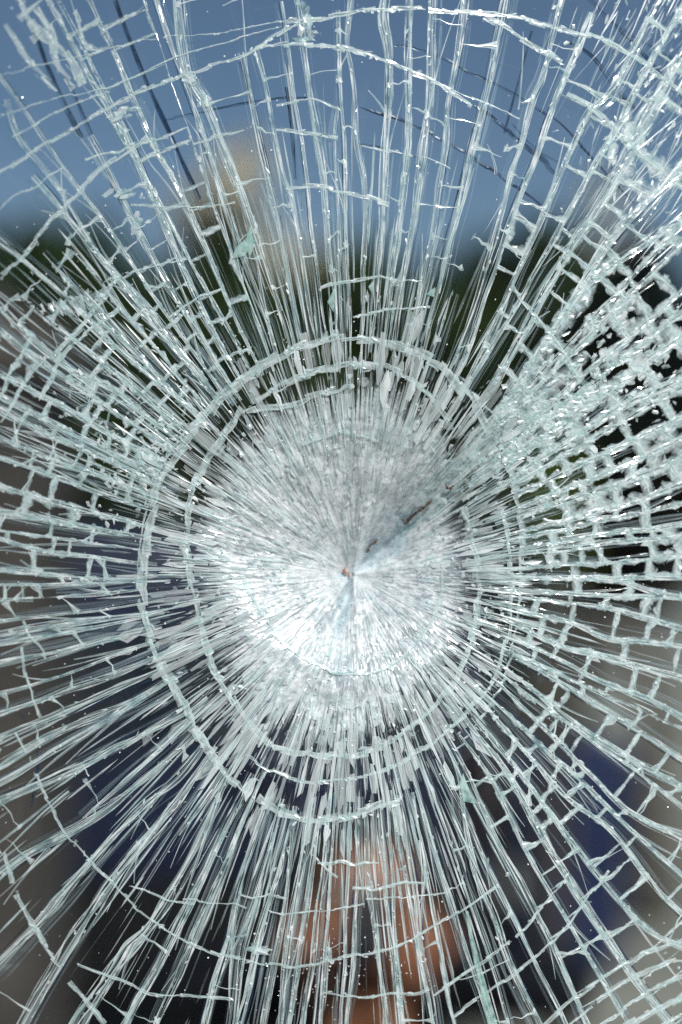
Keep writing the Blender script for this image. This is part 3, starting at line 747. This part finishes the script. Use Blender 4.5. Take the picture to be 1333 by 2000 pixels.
# crushed cone
cr = MB(); rows, uvr = [], []
NT = 420
for k in range(64):
    r = 3 + 4.5 * k + 0.035 * k * k
    row, ur = [], []
    for j in range(NT):
        th = 360 * j / NT + U(-.25, .25); x, y = at(th, r + U(-1.6, 1.6))
        bl = int(r / 34 + 2 * n1(th * 0.11, 8.0)); hh = (n1(th * 0.55, 3.3 + bl * 1.7) * 1.9 + n1(th * 1.7, 1.3 + bl) * 1.3 + U(-0.5, 0.5)) * min(1, r / 60)
        row.append(P(x, y, -1 + hh)); ur.append((th * 0.9, 6.0 * r / ringB(th)))
    rows.append(row); uvr.append(ur)
n0 = len(cr.f); cr.grid(rows, uvr, 0, closed=True)
cr.build('crushed_core', [M_crush], pane, kind='stuff')

# big loose splinters with green edges
wed = MB()
ribbon(wed, smooth_line([(912, 1780), (925, 1850), (945, 1930), (965, 2010), (985, 2090)], 8), lambda t: 5 + 19 * t, m=0, cross=4, h=2.5, seed=4.4)
ribbon(wed, smooth_line([(915, 1780), (935, 1850), (957, 1930), (979, 2010), (1000, 2090)], 8), lambda t: 2.2, m=1, cross=2, h=3.2, seed=8.4)
wed.build('green_splinter', [M_teal, M_line], pane)
for pts in ([(460,485),(482,465),(500,470),(478,500),(455,505)], [(480,470),(490,440),(497,480),(488,505)],
            [(833,575),(850,560),(848,580)], [(720,560),(730,548),(728,575)], [(640,590),(655,560),(652,610)],
            [(905,1510),(918,1545),(930,1570),(905,1565),(898,1530)]):
    mb = MB(); x = sum(p[0] for p in pts) / len(pts); y = sum(p[1] for p in pts) / len(pts)
    f = [P(a, b, 3.5 + U(-.6, .6)) for a, b in pts]; k = [P(a, b, 1.0) for a, b in pts]; n = len(pts); c = P(x, y, 4.5)
    mb.raw(f + k + [c], [(i, (i + 1) % n, 2 * n) for i in range(n)] + [(i, n + i, n + (i + 1) % n, (i + 1) % n) for i in range(n)])
    mb.build('green_splinter', [M_teal], pane)
# dust and crumbs
du = MB()
for k in range(900):
    x, y = (U(0, 1333), U(0, 2000)) if k < 420 else (rnd.gauss(690, 260), rnd.gauss(1125, 260)) if k < 760 else (rnd.gauss(650, 110), rnd.gauss(1900, 60))
    s = U(0.8, 2.4); flake(du, x, y, s, s * U(.6, 1), U(0, 3), 0, h=U(3, 5), tilt=1.0, n=5)
du.build('glass_dust', [M_speck], pane, kind='stuff')

# plastic interlayer and the rest of the pane down to the ground
mb = MB(); xs = list(range(-500, 1900, 60)); ys = list(range(-700, 2300, 60)) + [2400, 4000, 6000, 8000, 9850]
mb.grid([[P(x, y, -13) for x in xs] for y in ys])
mb.build('interlayer', [M_inter], pane, smooth=True)
#BACKGROUND
# ------------------------------------------------------------------ what is built beyond the pane, out of focus, a reflected photographer among it
def plain(name, c1, c2=None, scale=6.0, rough=0.6, metal=0.0, spec=0.5, stretch=(1, 1, 1)):
    m, N, out, nt = new_mat(name)
    tc = N('ShaderNodeTexCoord'); mp = N('ShaderNodeMapping', {0: tc.outputs['Object'], 3: stretch})
    nz = N('ShaderNodeTexNoise', {'Vector': mp.outputs[0], 'Scale': scale, 'Detail': 5.0})
    col = ramp(N, nz.outputs[0], [(0.32, c1), (0.68, c2 or c1)])
    b = N('ShaderNodeBsdfPrincipled', {'Base Color': col, 'Roughness': rough, 'Metallic': metal, 'Specular IOR Level': spec})
    bp = N('ShaderNodeBump', {'Strength': 0.25, 'Distance': 0.01, 'Height': nz.outputs[0]})
    nt.links.new(bp.outputs[0], b.inputs['Normal'])
    nt.links.new(b.outputs[0], out.inputs[0])
    return m
def leaf_mat(name, c1, c2):
    m, N, out, nt = new_mat(name)
    col = ramp(N, rpi(N), [(0.0, c1), (1.0, c2)])
    d = N('ShaderNodeBsdfDiffuse', {'Color': col}); t = N('ShaderNodeBsdfTranslucent', {'Color': col})
    mx = N('ShaderNodeMixShader', {0: 0.3, 1: d.outputs[0], 2: t.outputs[0]})
    nt.links.new(mx.outputs[0], out.inputs[0]); return m
def bgx(px, d): return (px - 666.5) * S / D * d          # sideways place of a photo pixel at distance d from the camera
def bgz(py, d): return CAM_H + (1000 - py) * S / D * d
def box(mb, c, s, m=0, bev=0.0):
    """box with chamfered edges"""
    cx, cy, cz = c; x, y, z = (k / 2 for k in s); b = min(bev, x * .9, y * .9, z * .9)
    if b <= 0:
        v = [(cx + i * x, cy + j * y, cz + k * z) for i in (-1, 1) for j in (-1, 1) for k in (-1, 1)]
        mb.raw(v, [(0, 1, 3, 2), (4, 6, 7, 5), (0, 4, 5, 1), (2, 3, 7, 6), (0, 2, 6, 4), (1, 5, 7, 3)], m); return
    import bmesh
    bm = bmesh.new(); bmesh.ops.create_cube(bm, size=1.0)
    for v in bm.verts: v.co = (v.co.x * 2 * x, v.co.y * 2 * y, v.co.z * 2 * z)
    bmesh.ops.bevel(bm, geom=list(bm.edges), offset=b, segments=2, profile=0.6, affect='EDGES')
    bm.verts.index_update()
    mb.raw([(v.co.x + cx, v.co.y + cy, v.co.z + cz) for v in bm.verts], [tuple(v.index for v in f.verts) for f in bm.faces], m); bm.free()
def tube(mb, pts, rads, n=10, m=0, caps=True):
    rows = []
    for i, p in enumerate(pts):
        a = Vector(pts[max(0, i - 1)]); b = Vector(pts[min(len(pts) - 1, i + 1)]); t = (b - a).normalized()
        u = t.cross(Vector((0, 0, 1)) if abs(t.z) < 0.9 else Vector((1, 0, 0))).normalized(); w = t.cross(u)
        rows.append([tuple(Vector(p) + rads[i] * (cos(2 * pi * k / n) * u + sin(2 * pi * k / n) * w)) for k in range(n)])
    b0 = len(mb.v); mb.grid(rows, None, m, closed=True)
    if caps:
        for s in (0, len(rows) - 1):
            idx = tuple(b0 + s * n + k for k in range(n)); mb.f.append(idx if s else idx[::-1]); mb.uv.extend([(0, 0)] * n); mb.m.append(m)

# ground
M_ground = plain('ground_paving', (0.12, 0.118, 0.10), (0.30, 0.29, 0.245), 0.8, 0.85)
mb = MB(); mb.grid([[(x, y, 0) for x in (-600, -60, -15, 0, 15, 60, 600)] for y in (-600, -60, -10, 10, 30, 80, 600)])
g = mb.build('ground', [M_ground]); g['kind'] = 'structure'

# trees
M_bark = plain('bark', (0.05, 0.04, 0.03), (0.12, 0.10, 0.08), 14, 0.9, stretch=(1, 1, 0.2))
LEAF = {'green': leaf_mat('green_leaf', (0.020, 0.038, 0.012), (0.055, 0.085, 0.026)),
        'dark': leaf_mat('dark_needle', (0.004, 0.008, 0.007), (0.012, 0.020, 0.014)),
        'tan': leaf_mat('tan_leaf', (0.55, 0.49, 0.38), (0.74, 0.68, 0.56)),
        'bright': leaf_mat('bright_leaf', (0.07, 0.11, 0.015), (0.15, 0.21, 0.035))}
def leaf(mb, c, s):
    a = Vector((U(-1, 1), U(-1, 1), U(-1, 1))).normalized(); b = a.orthogonal().normalized(); w = a.cross(b)
    c = Vector(c)
    mb.face([tuple(c - b * s), tuple(c - w * s * .45 + a * s * .15), tuple(c + b * s), tuple(c + w * s * .45 + a * s * .15)])
def tree(name, px, ptop, d, rx, kind, label, nleaf, shape='round', low=0.5, group='trees beyond the glass'):
    x = bgx(px, d); y = d - D; H = bgz(ptop, d)
    t = empty(name, (x, y, 0)); tag(t, label, 'tree', group)
    tr = MB(); tp = [(0, 0, 0)]; 
    for k in range(1, 7): tp.append((U(-.06, .06) * k * .4, U(-.06, .06) * k * .4, H * 0.8 * k / 6))
    tube(tr, tp, [0.05 * H * (1 - 0.85 * k / 6) * 0.6 for k in range(7)], 9)
    clumps = []
    n = 46
    for k in range(n):
        f = rnd.random(); z = low + (H - low) * (0.04 + 0.92 * f)
        env = (1 - f) ** 0.75 * 0.95 + 0.05 if shape == 'cone' else sqrt(max(0.02, 1 - (2 * f - 0.95) ** 2)) * (0.75 + 0.35 * rnd.random())
        a = U(0, 2 * pi); rr = rx * env * sqrt(U(0.15, 1))
        c = (rr * cos(a), rr * sin(a), z); clumps.append((c, rx * U(0.22, 0.40) * (0.5 + 0.5 * env)))
        if k % 3 == 0:
            z0 = max(0.3, z - rr * 0.7); q = interp([(p[2], p[0]) for p in tp], z0), interp([(p[2], p[1]) for p in tp], z0)
            tube(tr, [(q[0], q[1], z0), (c[0] * .5, c[1] * .5, (z0 + z) / 2 + .05), c], [0.018 * H * .5, 0.011 * H * .5, 0.004 * H * .5], 6)
    tr.build('trunk', [M_bark], t, smooth=True)
    cb = MB()
    for k in range(nleaf):
        c, r = rnd.choice(clumps); v = Vector((rnd.gauss(0, 1), rnd.gauss(0, 1), rnd.gauss(0, .8))); v = v.normalized() * r * rnd.random() ** 0.45
        leaf(cb, (c[0] + v.x, c[1] + v.y, max(0.15, c[2] + v.z)), U(0.06, 0.12) * rx)
    cb.build('crown', [LEAF[kind]], t)
tree('hedge_tree', 20, 420, 13.0, 1.5, 'green', 'dark green bushy tree beyond the glass, beside the stone gate pier', 8000, low=.2)
tree('hedge_tree', 215, 425, 13.6, 1.5, 'green', 'dark green bushy tree beyond the glass, rising behind the navy van', 8000, low=.2)
tree('hedge_tree', 420, 440, 14.0, 1.5, 'green', 'dark green bushy tree beyond the glass, in front of the taller tan tree', 8000, low=.2)
tree('hedge_tree', 640, 470, 13.4, 1.5, 'green', 'dark green bushy tree standing behind the person with a camera', 8000, low=.2)
tree('hedge_tree', 860, 475, 14.2, 1.5, 'green', 'dark green bushy tree between the one behind the person and the evergreens', 8000, low=.2)
tree('hedge_tree', 1060, 440, 13.5, 1.4, 'green', 'dark green bushy tree growing right behind the shorter black evergreen', 8000, low=1.25)
tree('tan_tree', 480, 285, 17.0, 1.05, 'tan', 'pale tan tree top showing over the dark green trees', 8000, low=2.6)
tree('tan_tree', 1185, 300, 18.0, 0.55, 'tan', 'slim pale tan tree beside the black evergreen', 1500, low=2.5)
tree('evergreen_tree', 1275, 430, 7.2, 0.75, 'dark', 'nearly black evergreen tree close beyond the glass', 9000, 'cone', low=1.62)
tree('evergreen_tree', 1130, 640, 8.6, 0.60, 'dark', 'shorter nearly black evergreen beside the tall one', 7000, 'cone', low=1.5)
# leafy shrub
t = tag(empty('leafy_shrub', (bgx(1085, 5.2), 5.2 - D, 0)), 'slender shrub with bright yellow green leaves at its top, before the evergreens', 'shrub')
cb = MB(); st = MB(); hz = bgz(865, 5.2)
for k in range(7):
    a = U(0, 6.28); q = (0.09 * cos(a), 0.09 * sin(a), hz * U(.94, 1)); tube(st, [(0.03 * cos(a), 0.03 * sin(a), 0), (q[0] * .5, q[1] * .5, q[2] * .55), q], [.018, .012, .004], 6)
    for j in range(26):
        f = U(.86, 1); leaf(cb, (q[0] * f + U(-.05, .05), q[1] * f + U(-.05, .05), q[2] * f + U(-.05, .05)), U(.03, .05))
st.build('stem', [M_bark], t); cb.build('leaf_mass', [LEAF['bright']], t)

# gate pier at the left
dP = 3.2; x1 = bgx(108, dP); pw = 0.46
M_pier = plain('pier_stone', (0.024, 0.020, 0.017), (0.068, 0.057, 0.048), 5, 0.9)
t = tag(empty('gate_pier', (x1 - pw / 2, dP - D, 0)), 'grey brown stone gate pier beyond the glass', 'pillar')
mb = MB(); box(mb, (0, 0, .14), (pw + .10, pw + .10, .28), bev=.02); mb.build('plinth', [M_pier], t)
for k in range(7):
    mb = MB(); box(mb, (U(-.004, .004), U(-.004, .004), .28 + .285 * (k + .5)), (pw, pw, .279), bev=.012); mb.build('block', [M_pier], t)
mb = MB(); z0 = .28 + 7 * .285
box(mb, (0, 0, z0 + .05), (pw + .12, pw + .12, .10), bev=.02)
a = pw / 2 + .03; mb.raw([(-a, -a, z0 + .10), (a, -a, z0 + .10), (a, a, z0 + .10), (-a, a, z0 + .10), (0, 0, z0 + .26)], [(0, 1, 4), (1, 2, 4), (2, 3, 4), (3, 0, 4)])
mb.build('capstone', [M_pier], t)

# navy van, seen from behind
dV = 5.3
t = tag(empty('parked_van', (bgx(505, dV), dV - D, 0)), 'dark navy van parked with its back to the glass', 'van')
M_navy = plain('navy_paint', (0.003, 0.006, 0.020), (0.005, 0.009, 0.028), 2, 0.45, spec=.3)
M_vglass = plain('van_window_glass', (0.012, 0.016, 0.024), None, 2, 0.15)
M_rub = plain('black_rubber', (0.003, 0.003, 0.0035), (0.007, 0.007, 0.008), 20, 0.8, spec=.15)
M_red = plain('red_lens', (0.008, 0.003, 0.004), None, 5, 0.2); M_rim = plain('wheel_steel', (0.25, 0.26, 0.27), None, 5, 0.35, 0.8)
W, Hv, Lv = 1.74, 1.95, 4.3
prof = [(0, .30), (-.03, .75), (0, 1.05), (.10, 1.75), (.22, Hv), (2.9, Hv), (3.35, 1.78), (3.75, 1.15), (4.2, 1.0), (4.3, .65), (4.25, .30)]
mb = MB(); rows = []
for s, ins in ((-1, 0.0), (-1, .001), (1, .001), (1, 0.0)):
    rows.append([(s * (W / 2) * (1.0 if z < 1.1 else 1.0 - 0.13 * (z - 1.1)), y, z) for y, z in prof])
mb.grid([rows[0], rows[2]], None, 0, closed=True)
mb.face(rows[0][::-1]); mb.face(rows[2]); mb.build('body', [M_navy], t)
for s in (-1, 1):
    mb = MB(); box(mb, (s * .37, .035, 1.36), (.60, .05, .48), bev=.02); mb.build('rear_window', [M_vglass], t)
    mb = MB(); box(mb, (s * .78, -.02, 1.0), (.12, .06, .42), bev=.015); mb.build('tail_light', [M_red], t)
    for yy in (.75, 3.45):
        w = MB(); tube(w, [(s * (W / 2 - .12), yy, .32), (s * (W / 2 + .01), yy, .32)], [.32, .32], 22); wo_ = w.build('wheel', [M_rub], t)
        w = MB(); tube(w, [(s * (W / 2 + .0), yy, .32), (s * (W / 2 + .025), yy, .32)], [.20, .18], 18); w.build('rim', [M_rim], wo_)
    mb = MB(); box(mb, (s * .06, -.05, 1.0), (.03, .05, .14), bev=.008); mb.build('door_handle', [M_rub], t)
mb = MB(); box(mb, (0, -.07, .50), (W - .04, .16, .40), bev=.05); mb.build('bumper', [M_rub], t)
mb = MB(); box(mb, (0, -.0295, 1.05), (.012, .012, 1.3)); mb.build('door_seam', [M_rub], t)

# wheelie bin at the right
dB = 6.5
t = tag(empty('wheelie_bin', (bgx(1110, dB), dB - D, 0)), 'dark blue wheelie bin standing on the paving', 'bin')
M_bin = plain('blue_bin_plastic', (0.004, 0.010, 0.045), (0.007, 0.016, 0.065), 9, 0.5)
mb = MB(); rows = []
for z, hw, hd in ((.06, .19, .21), (.10, .20, .22), (.86, .25, .30), (.90, .265, .315)):
    rows.append([(hw * i, hd * j, z) for i, j in ((-1, -.85), (-.88, -1), (.88, -1), (1, -.85), (1, .85), (.88, 1), (-.88, 1), (-1, .85))])
mb.grid(rows, None, 0, closed=True); mb.face(rows[0]); mb.face(rows[-1][::-1]); mb.build('body', [M_bin], t)
mb = MB(); rows = []
for z, hw, hd in ((.905, .275, .325), (.94, .27, .32), (.985, .21, .26), (1.0, .12, .16)):
    rows.append([(hw * i, hd * j, z) for i, j in ((-1, -.85), (-.88, -1), (.88, -1), (1, -.85), (1, .85), (.88, 1), (-.88, 1), (-1, .85))])
mb.grid(rows, None, 0, closed=True); mb.face(rows[-1][::-1]); mb.face(rows[0]); mb.build('lid', [M_bin], t)
mb = MB(); tube(mb, [(-.2, .34, .90), (-.2, .40, .93), (.2, .40, .93), (.2, .34, .90)], [.016] * 4, 8); mb.build('handle', [M_bin], t)
for sx in (-1, 1):
    mb = MB(); tube(mb, [(sx * .19, .24, .10), (sx * .24, .24, .10)], [.10, .10], 18); mb.build('wheel', [M_rub], t)

# ------------------------------------------------------------------ person with a camera, built beyond the pane as the photographer's reflection
M_skin = plain('skin', (0.25, 0.098, 0.050), (0.31, 0.13, 0.07), 14, 0.5)
M_jacket = plain('black_jacket_cloth', (0.003, 0.0032, 0.005), (0.006, 0.007, 0.012), 30, 0.85, spec=.1)
M_trous = plain('dark_trouser_cloth', (0.012, 0.014, 0.022), (0.02, 0.022, 0.03), 40, 0.9)
M_hair = plain('dark_hair', (0.006, 0.005, 0.004), (0.02, 0.015, 0.012), 30, 0.5, stretch=(6, 6, 1))
M_scarf = plain('orange_brown_knit', (0.15, 0.05, 0.022), (0.26, 0.10, 0.045), 30, 0.9)
M_cam = plain('black_camera_body', (0.012, 0.012, 0.013), (0.02, 0.02, 0.02), 60, 0.5); M_lens = plain('lens_glass', (0.01, 0.012, 0.02), None, 3, 0.05)
M_shoe = plain('shoe_leather', (0.02, 0.015, 0.012), None, 20, 0.5); M_eye = plain('eye', (0.6, 0.6, 0.58), None, 3, 0.2)
def skin_obj(name, verts, edges, mat, parent, root=0, sub=2):
    """verts: (x, y, z, rx, ry) joints; a continuous surface grown round them"""
    me = bpy.data.meshes.new(name); me.from_pydata([v[:3] for v in verts], edges, [])
    o = bpy.data.objects.new(name, me); COL.objects.link(o)
    md = o.modifiers.new('skin', 'SKIN'); md.use_smooth_shade = True
    sv = me.skin_vertices[0].data if me.skin_vertices else None
    if sv is None:
        bpy.context.view_layer.objects.active = o
        bpy.ops.object.modifier_remove(modifier='skin'); md = o.modifiers.new('skin', 'SKIN'); sv = me.skin_vertices[0].data
    for i, v in enumerate(verts): sv[i].radius = (v[3], v[4] if len(v) > 4 else v[3]); sv[i].use_root = i == root
    s2 = o.modifiers.new('sub', 'SUBSURF'); s2.levels = sub; s2.render_levels = sub
    bpy.context.view_layer.update()
    dg = bpy.context.evaluated_depsgraph_get(); nm = bpy.data.meshes.new_from_object(o.evaluated_get(dg))
    o.modifiers.clear(); o.data = nm; nm.name = name
    nm.materials.clear(); nm.materials.append(mat)
    nm.polygons.foreach_set('use_smooth', [True] * len(nm.polygons))
    o.parent = parent
    return o
dF = 2.4; PXX = bgx(712, dF)
KS = 0.905
man = tag(empty('person', (PXX, dF - D, 0)), 'reflection of the photographer, built as a person in a black jacket and orange brown scarf holding a camera to the face', 'person')
V, E = [], []
def chain(pts, start=None):
    p = start
    for q in pts:
        V.append(q); i = len(V) - 1
        if p is not None: E.append((p, i))
        p = i
    return p
pel = chain([(0, .02, .93, .13, .10)]); ch = chain([(0, .02, 1.08, .12, .09), (0, .02, 1.24, .13, .095), (0, .02, 1.35, .11, .08)], pel); chest = ch
nk = chain([(0, .005, 1.43, .052), (0, -.005, 1.475, .055), (0, -.03, 1.505, .064, .072), (0, -.025, 1.56, .080, .094), (0, -.015, 1.61, .074, .088), (0, -.005, 1.645, .045, .055)], ch)
chain([(0, -.118, 1.545, .013)], len(V) - 3)                     # nose
for s in (-1, 1): chain([(s * .083, 0, 1.55, .012, .020)], len(V) - 4 if s < 0 else len(V) - 5)   # ears
ARMJ = {}
for s in (-1, 1):
    sh = chain([(s * .10, .03, 1.375, .065), (s * .185, .025, 1.37, .058), (s * .28, -.06, 1.385, .046), (s * .36, -.14, 1.405, .042), (s * .26, -.19, 1.44, .038), (s * .155, -.225, 1.475, .028)], chest)
    # palm and fingers closing on the camera sides
    pm = chain([(s * .118, -.222, 1.50, .034, .020), (s * .100, -.225, 1.525, .036, .018)], sh)
    for k in range(4):
        zz = 1.500 + .021 * k; ln = (.85, 1.0, .95, .78)[k]
        chain([(s * (.094), -.243, zz + .006, .0095), (s * (.078), -.262 - .006 * ln, zz + .010, .0088), (s * (.050), -.268, zz + .011, .0080), (s * (.050 - .020 * ln), -.262, zz + .010, .0068)], pm)
    chain([(s * .085, -.190, 1.505, .012), (s * .062, -.172, 1.500, .010), (s * .040, -.170, 1.503, .008)], pm - 1)
    lg = chain([(s * .09, .02, .86, .088), (s * .10, .01, .68, .070), (s * .10, .0, .49, .052), (s * .10, .02, .30, .048), (s * .10, .04, .10, .034), (s * .10, -.02, .045, .036, .03), (s * .105, -.12, .03, .032, .022)], pel)
skin_obj('body', V, E, M_skin, man)
# clothing grown round the same joints
V, E = [], []
pel = chain([(0, .02, .78, .185, .145)]); ch = chain([(0, .02, .92, .178, .138), (0, .02, 1.06, .165, .125), (0, .02, 1.22, .175, .13), (0, .025, 1.335, .145, .105)], pel)
for s in (-1, 1):
    chain([(s * .10, .03, 1.37, .088), (s * .19, .025, 1.365, .080), (s * .28, -.06, 1.38, .068), (s * .365, -.14, 1.40, .064), (s * .26, -.19, 1.435, .056), (s * .175, -.218, 1.465, .046), (s * .145, -.224, 1.482, .042), (s * .125, -.224, 1.495, .040)], ch)
skin_obj('jacket', V, E, M_jacket, man)
V, E = [], []
pel = chain([(0, .02, .92, .15, .115)])
for s in (-1, 1): chain([(s * .09, .02, .86, .108), (s * .10, .01, .68, .090), (s * .10, .0, .49, .074), (s * .10, .02, .30, .068), (s * .10, .035, .09, .062)], pel)
skin_obj('trousers', V, E, M_trous, man)
for s in (-1, 1):
    V, E = [], []; chain([(s * .10, .06, .05, .045, .045), (s * .10, -.03, .045, .045, .042), (s * .105, -.13, .035, .042, .032)]); skin_obj('shoe', V, E, M_shoe, man)
hb = MB()                                            # hair: overlapping locks over the skull
for k in range(420):
    a = U(0, 2 * pi); e = U(0.05, 1.0)
    if sin(a) < -0.35 and e < 0.62: continue
    p0 = Vector((.088 * cos(a) * cos(e * 1.5), .100 * sin(a) * cos(e * 1.5) - .012, 1.575 + .100 * sin(e * 1.5)))
    d = Vector((cos(a), sin(a), 0)) * 0.035 + Vector((U(-.02, .02), U(-.02, .02), -.035 - .02 * (1 - e)))
    tube(hb, [tuple(p0), tuple(p0 + d * .5 + Vector((0, 0, .008))), tuple(p0 + d)], [.010, .009, .003], 5)
hb.build('hair', [M_hair], man, smooth=True)
for s in (-1, 1):
    e = MB(); tube(e, [(s * .033, -.108, 1.565), (s * .033, -.116, 1.565), (s * .033, -.1185, 1.565)], [.013, .010, .003], 10); e.build('eye', [M_eye], man, smooth=True)
sb = MB()
for k in range(3):
    pts = [((.085 + .012 * k) * cos(a), .005 + (.078 + .014 * k) * sin(a) - .012 * k, 1.438 - .030 * k + .010 * sin(a * 2 + k)) for a in [2 * pi * i / 22 for i in range(23)]]
    tube(sb, pts, [.021] * 23, 8, caps=False)
tube(sb, [(-.03, -.10, 1.40), (-.045, -.135, 1.33), (-.05, -.145, 1.22), (-.05, -.14, 1.10)], [.026, .034, .036, .032], 10)
tube(sb, [(.035, -.10, 1.39), (.045, -.135, 1.32), (.05, -.143, 1.24)], [.026, .032, .032], 10)
sb.build('scarf', [M_scarf], man, smooth=True)
kam = tag(empty('handheld_camera', (PXX, dF - D - .235 * KS, 1.49 * KS)), 'reflected black camera, built as an object held to the face of the person', 'camera')
man.scale = (KS,) * 3; kam.scale = (KS,) * 3
mb = MB(); box(mb, (0, 0, .042), (.136, .048, .084), bev=.010); mb.build('body', [M_cam], kam)
mb = MB(); box(mb, (0, .0, .096), (.052, .044, .030), bev=.010); mb.build('viewfinder_hump', [M_cam], kam)
mb = MB(); tube(mb, [(0, -.022, .042), (0, -.05, .042), (0, -.052, .042), (0, -.10, .042)], [.034, .034, .031, .033], 24); ln = mb.build('lens', [M_cam], kam, smooth=True)
mb = MB(); tube(mb, [(0, -.099, .042), (0, -.102, .042)], [.027, .022], 24); mb.build('front_element', [M_lens], ln)
mb = MB(); tube(mb, [(.045, 0, .083), (.045, 0, .094)], [.010, .009], 14); mb.build('dial', [M_cam], kam)

# ------------------------------------------------------------------ scraps caught in the fold of the dent
M_scrap = plain('dry_brown_scrap', (0.035, 0.018, 0.012), (0.16, 0.07, 0.035), 300, 0.8)
M_rust = plain('orange_scrap', (0.28, 0.07, 0.02), (0.40, 0.13, 0.05), 250, 0.6)
def scrap(px, label, mat, name='debris_scrap'):
    q = smooth_line(px, 3); mb = MB(); o0 = P(*q[0], 4); n = len(q)
    def PP(x, y, h): return tuple(a - b for a, b in zip(P(x, y, h), o0))
    rows = []
    for i, (x, y) in enumerate(q):
        a = q[max(0, i - 1)]; b = q[min(n - 1, i + 1)]; l = hypot(b[0] - a[0], b[1] - a[1]) or 1; nx, ny = -(b[1] - a[1]) / l, (b[0] - a[0]) / l
        w = (1.9 + U(-1.0, 1.4)) * min(1, .3 + 4 * i / n, .3 + 4 * (1 - i / n)); hh = 9 + U(-1, 1)
        rows.append([PP(x - nx * w, y - ny * w, hh - 2), PP(x - nx * w * .3, y - ny * w * .3, hh + U(0, 2)), PP(x + nx * w * .5, y + ny * w * .5, hh + U(0, 2)), PP(x + nx * w, y + ny * w, hh - 2), PP(x, y, hh - 4)])
    mb.grid(rows, None, 0, closed=True); o = mb.build(name, [mat]); o.location = o0
    tag(o, label, 'debris')
scrap([(677, 1107), (672, 1113), (676, 1120), (681, 1118), (684, 1127)], 'tiny orange brown scrap stuck at the very centre of the impact', M_rust)
scrap([(738, 1052), (731, 1062), (725, 1064), (719, 1076), (716, 1080)], 'dark brown crumpled scrap in the fold, next above the orange one', M_scrap)
scrap([(846, 975), (830, 990), (812, 1003), (800, 1014), (793, 1023), (787, 1016), (780, 1014)], 'long thin dark brown scrap lying along the fold of the dent', M_scrap)
scrap([(871, 946), (874, 953), (880, 954), (886, 948)], 'small hooked brown scrap at the outer end of the fold', M_scrap)
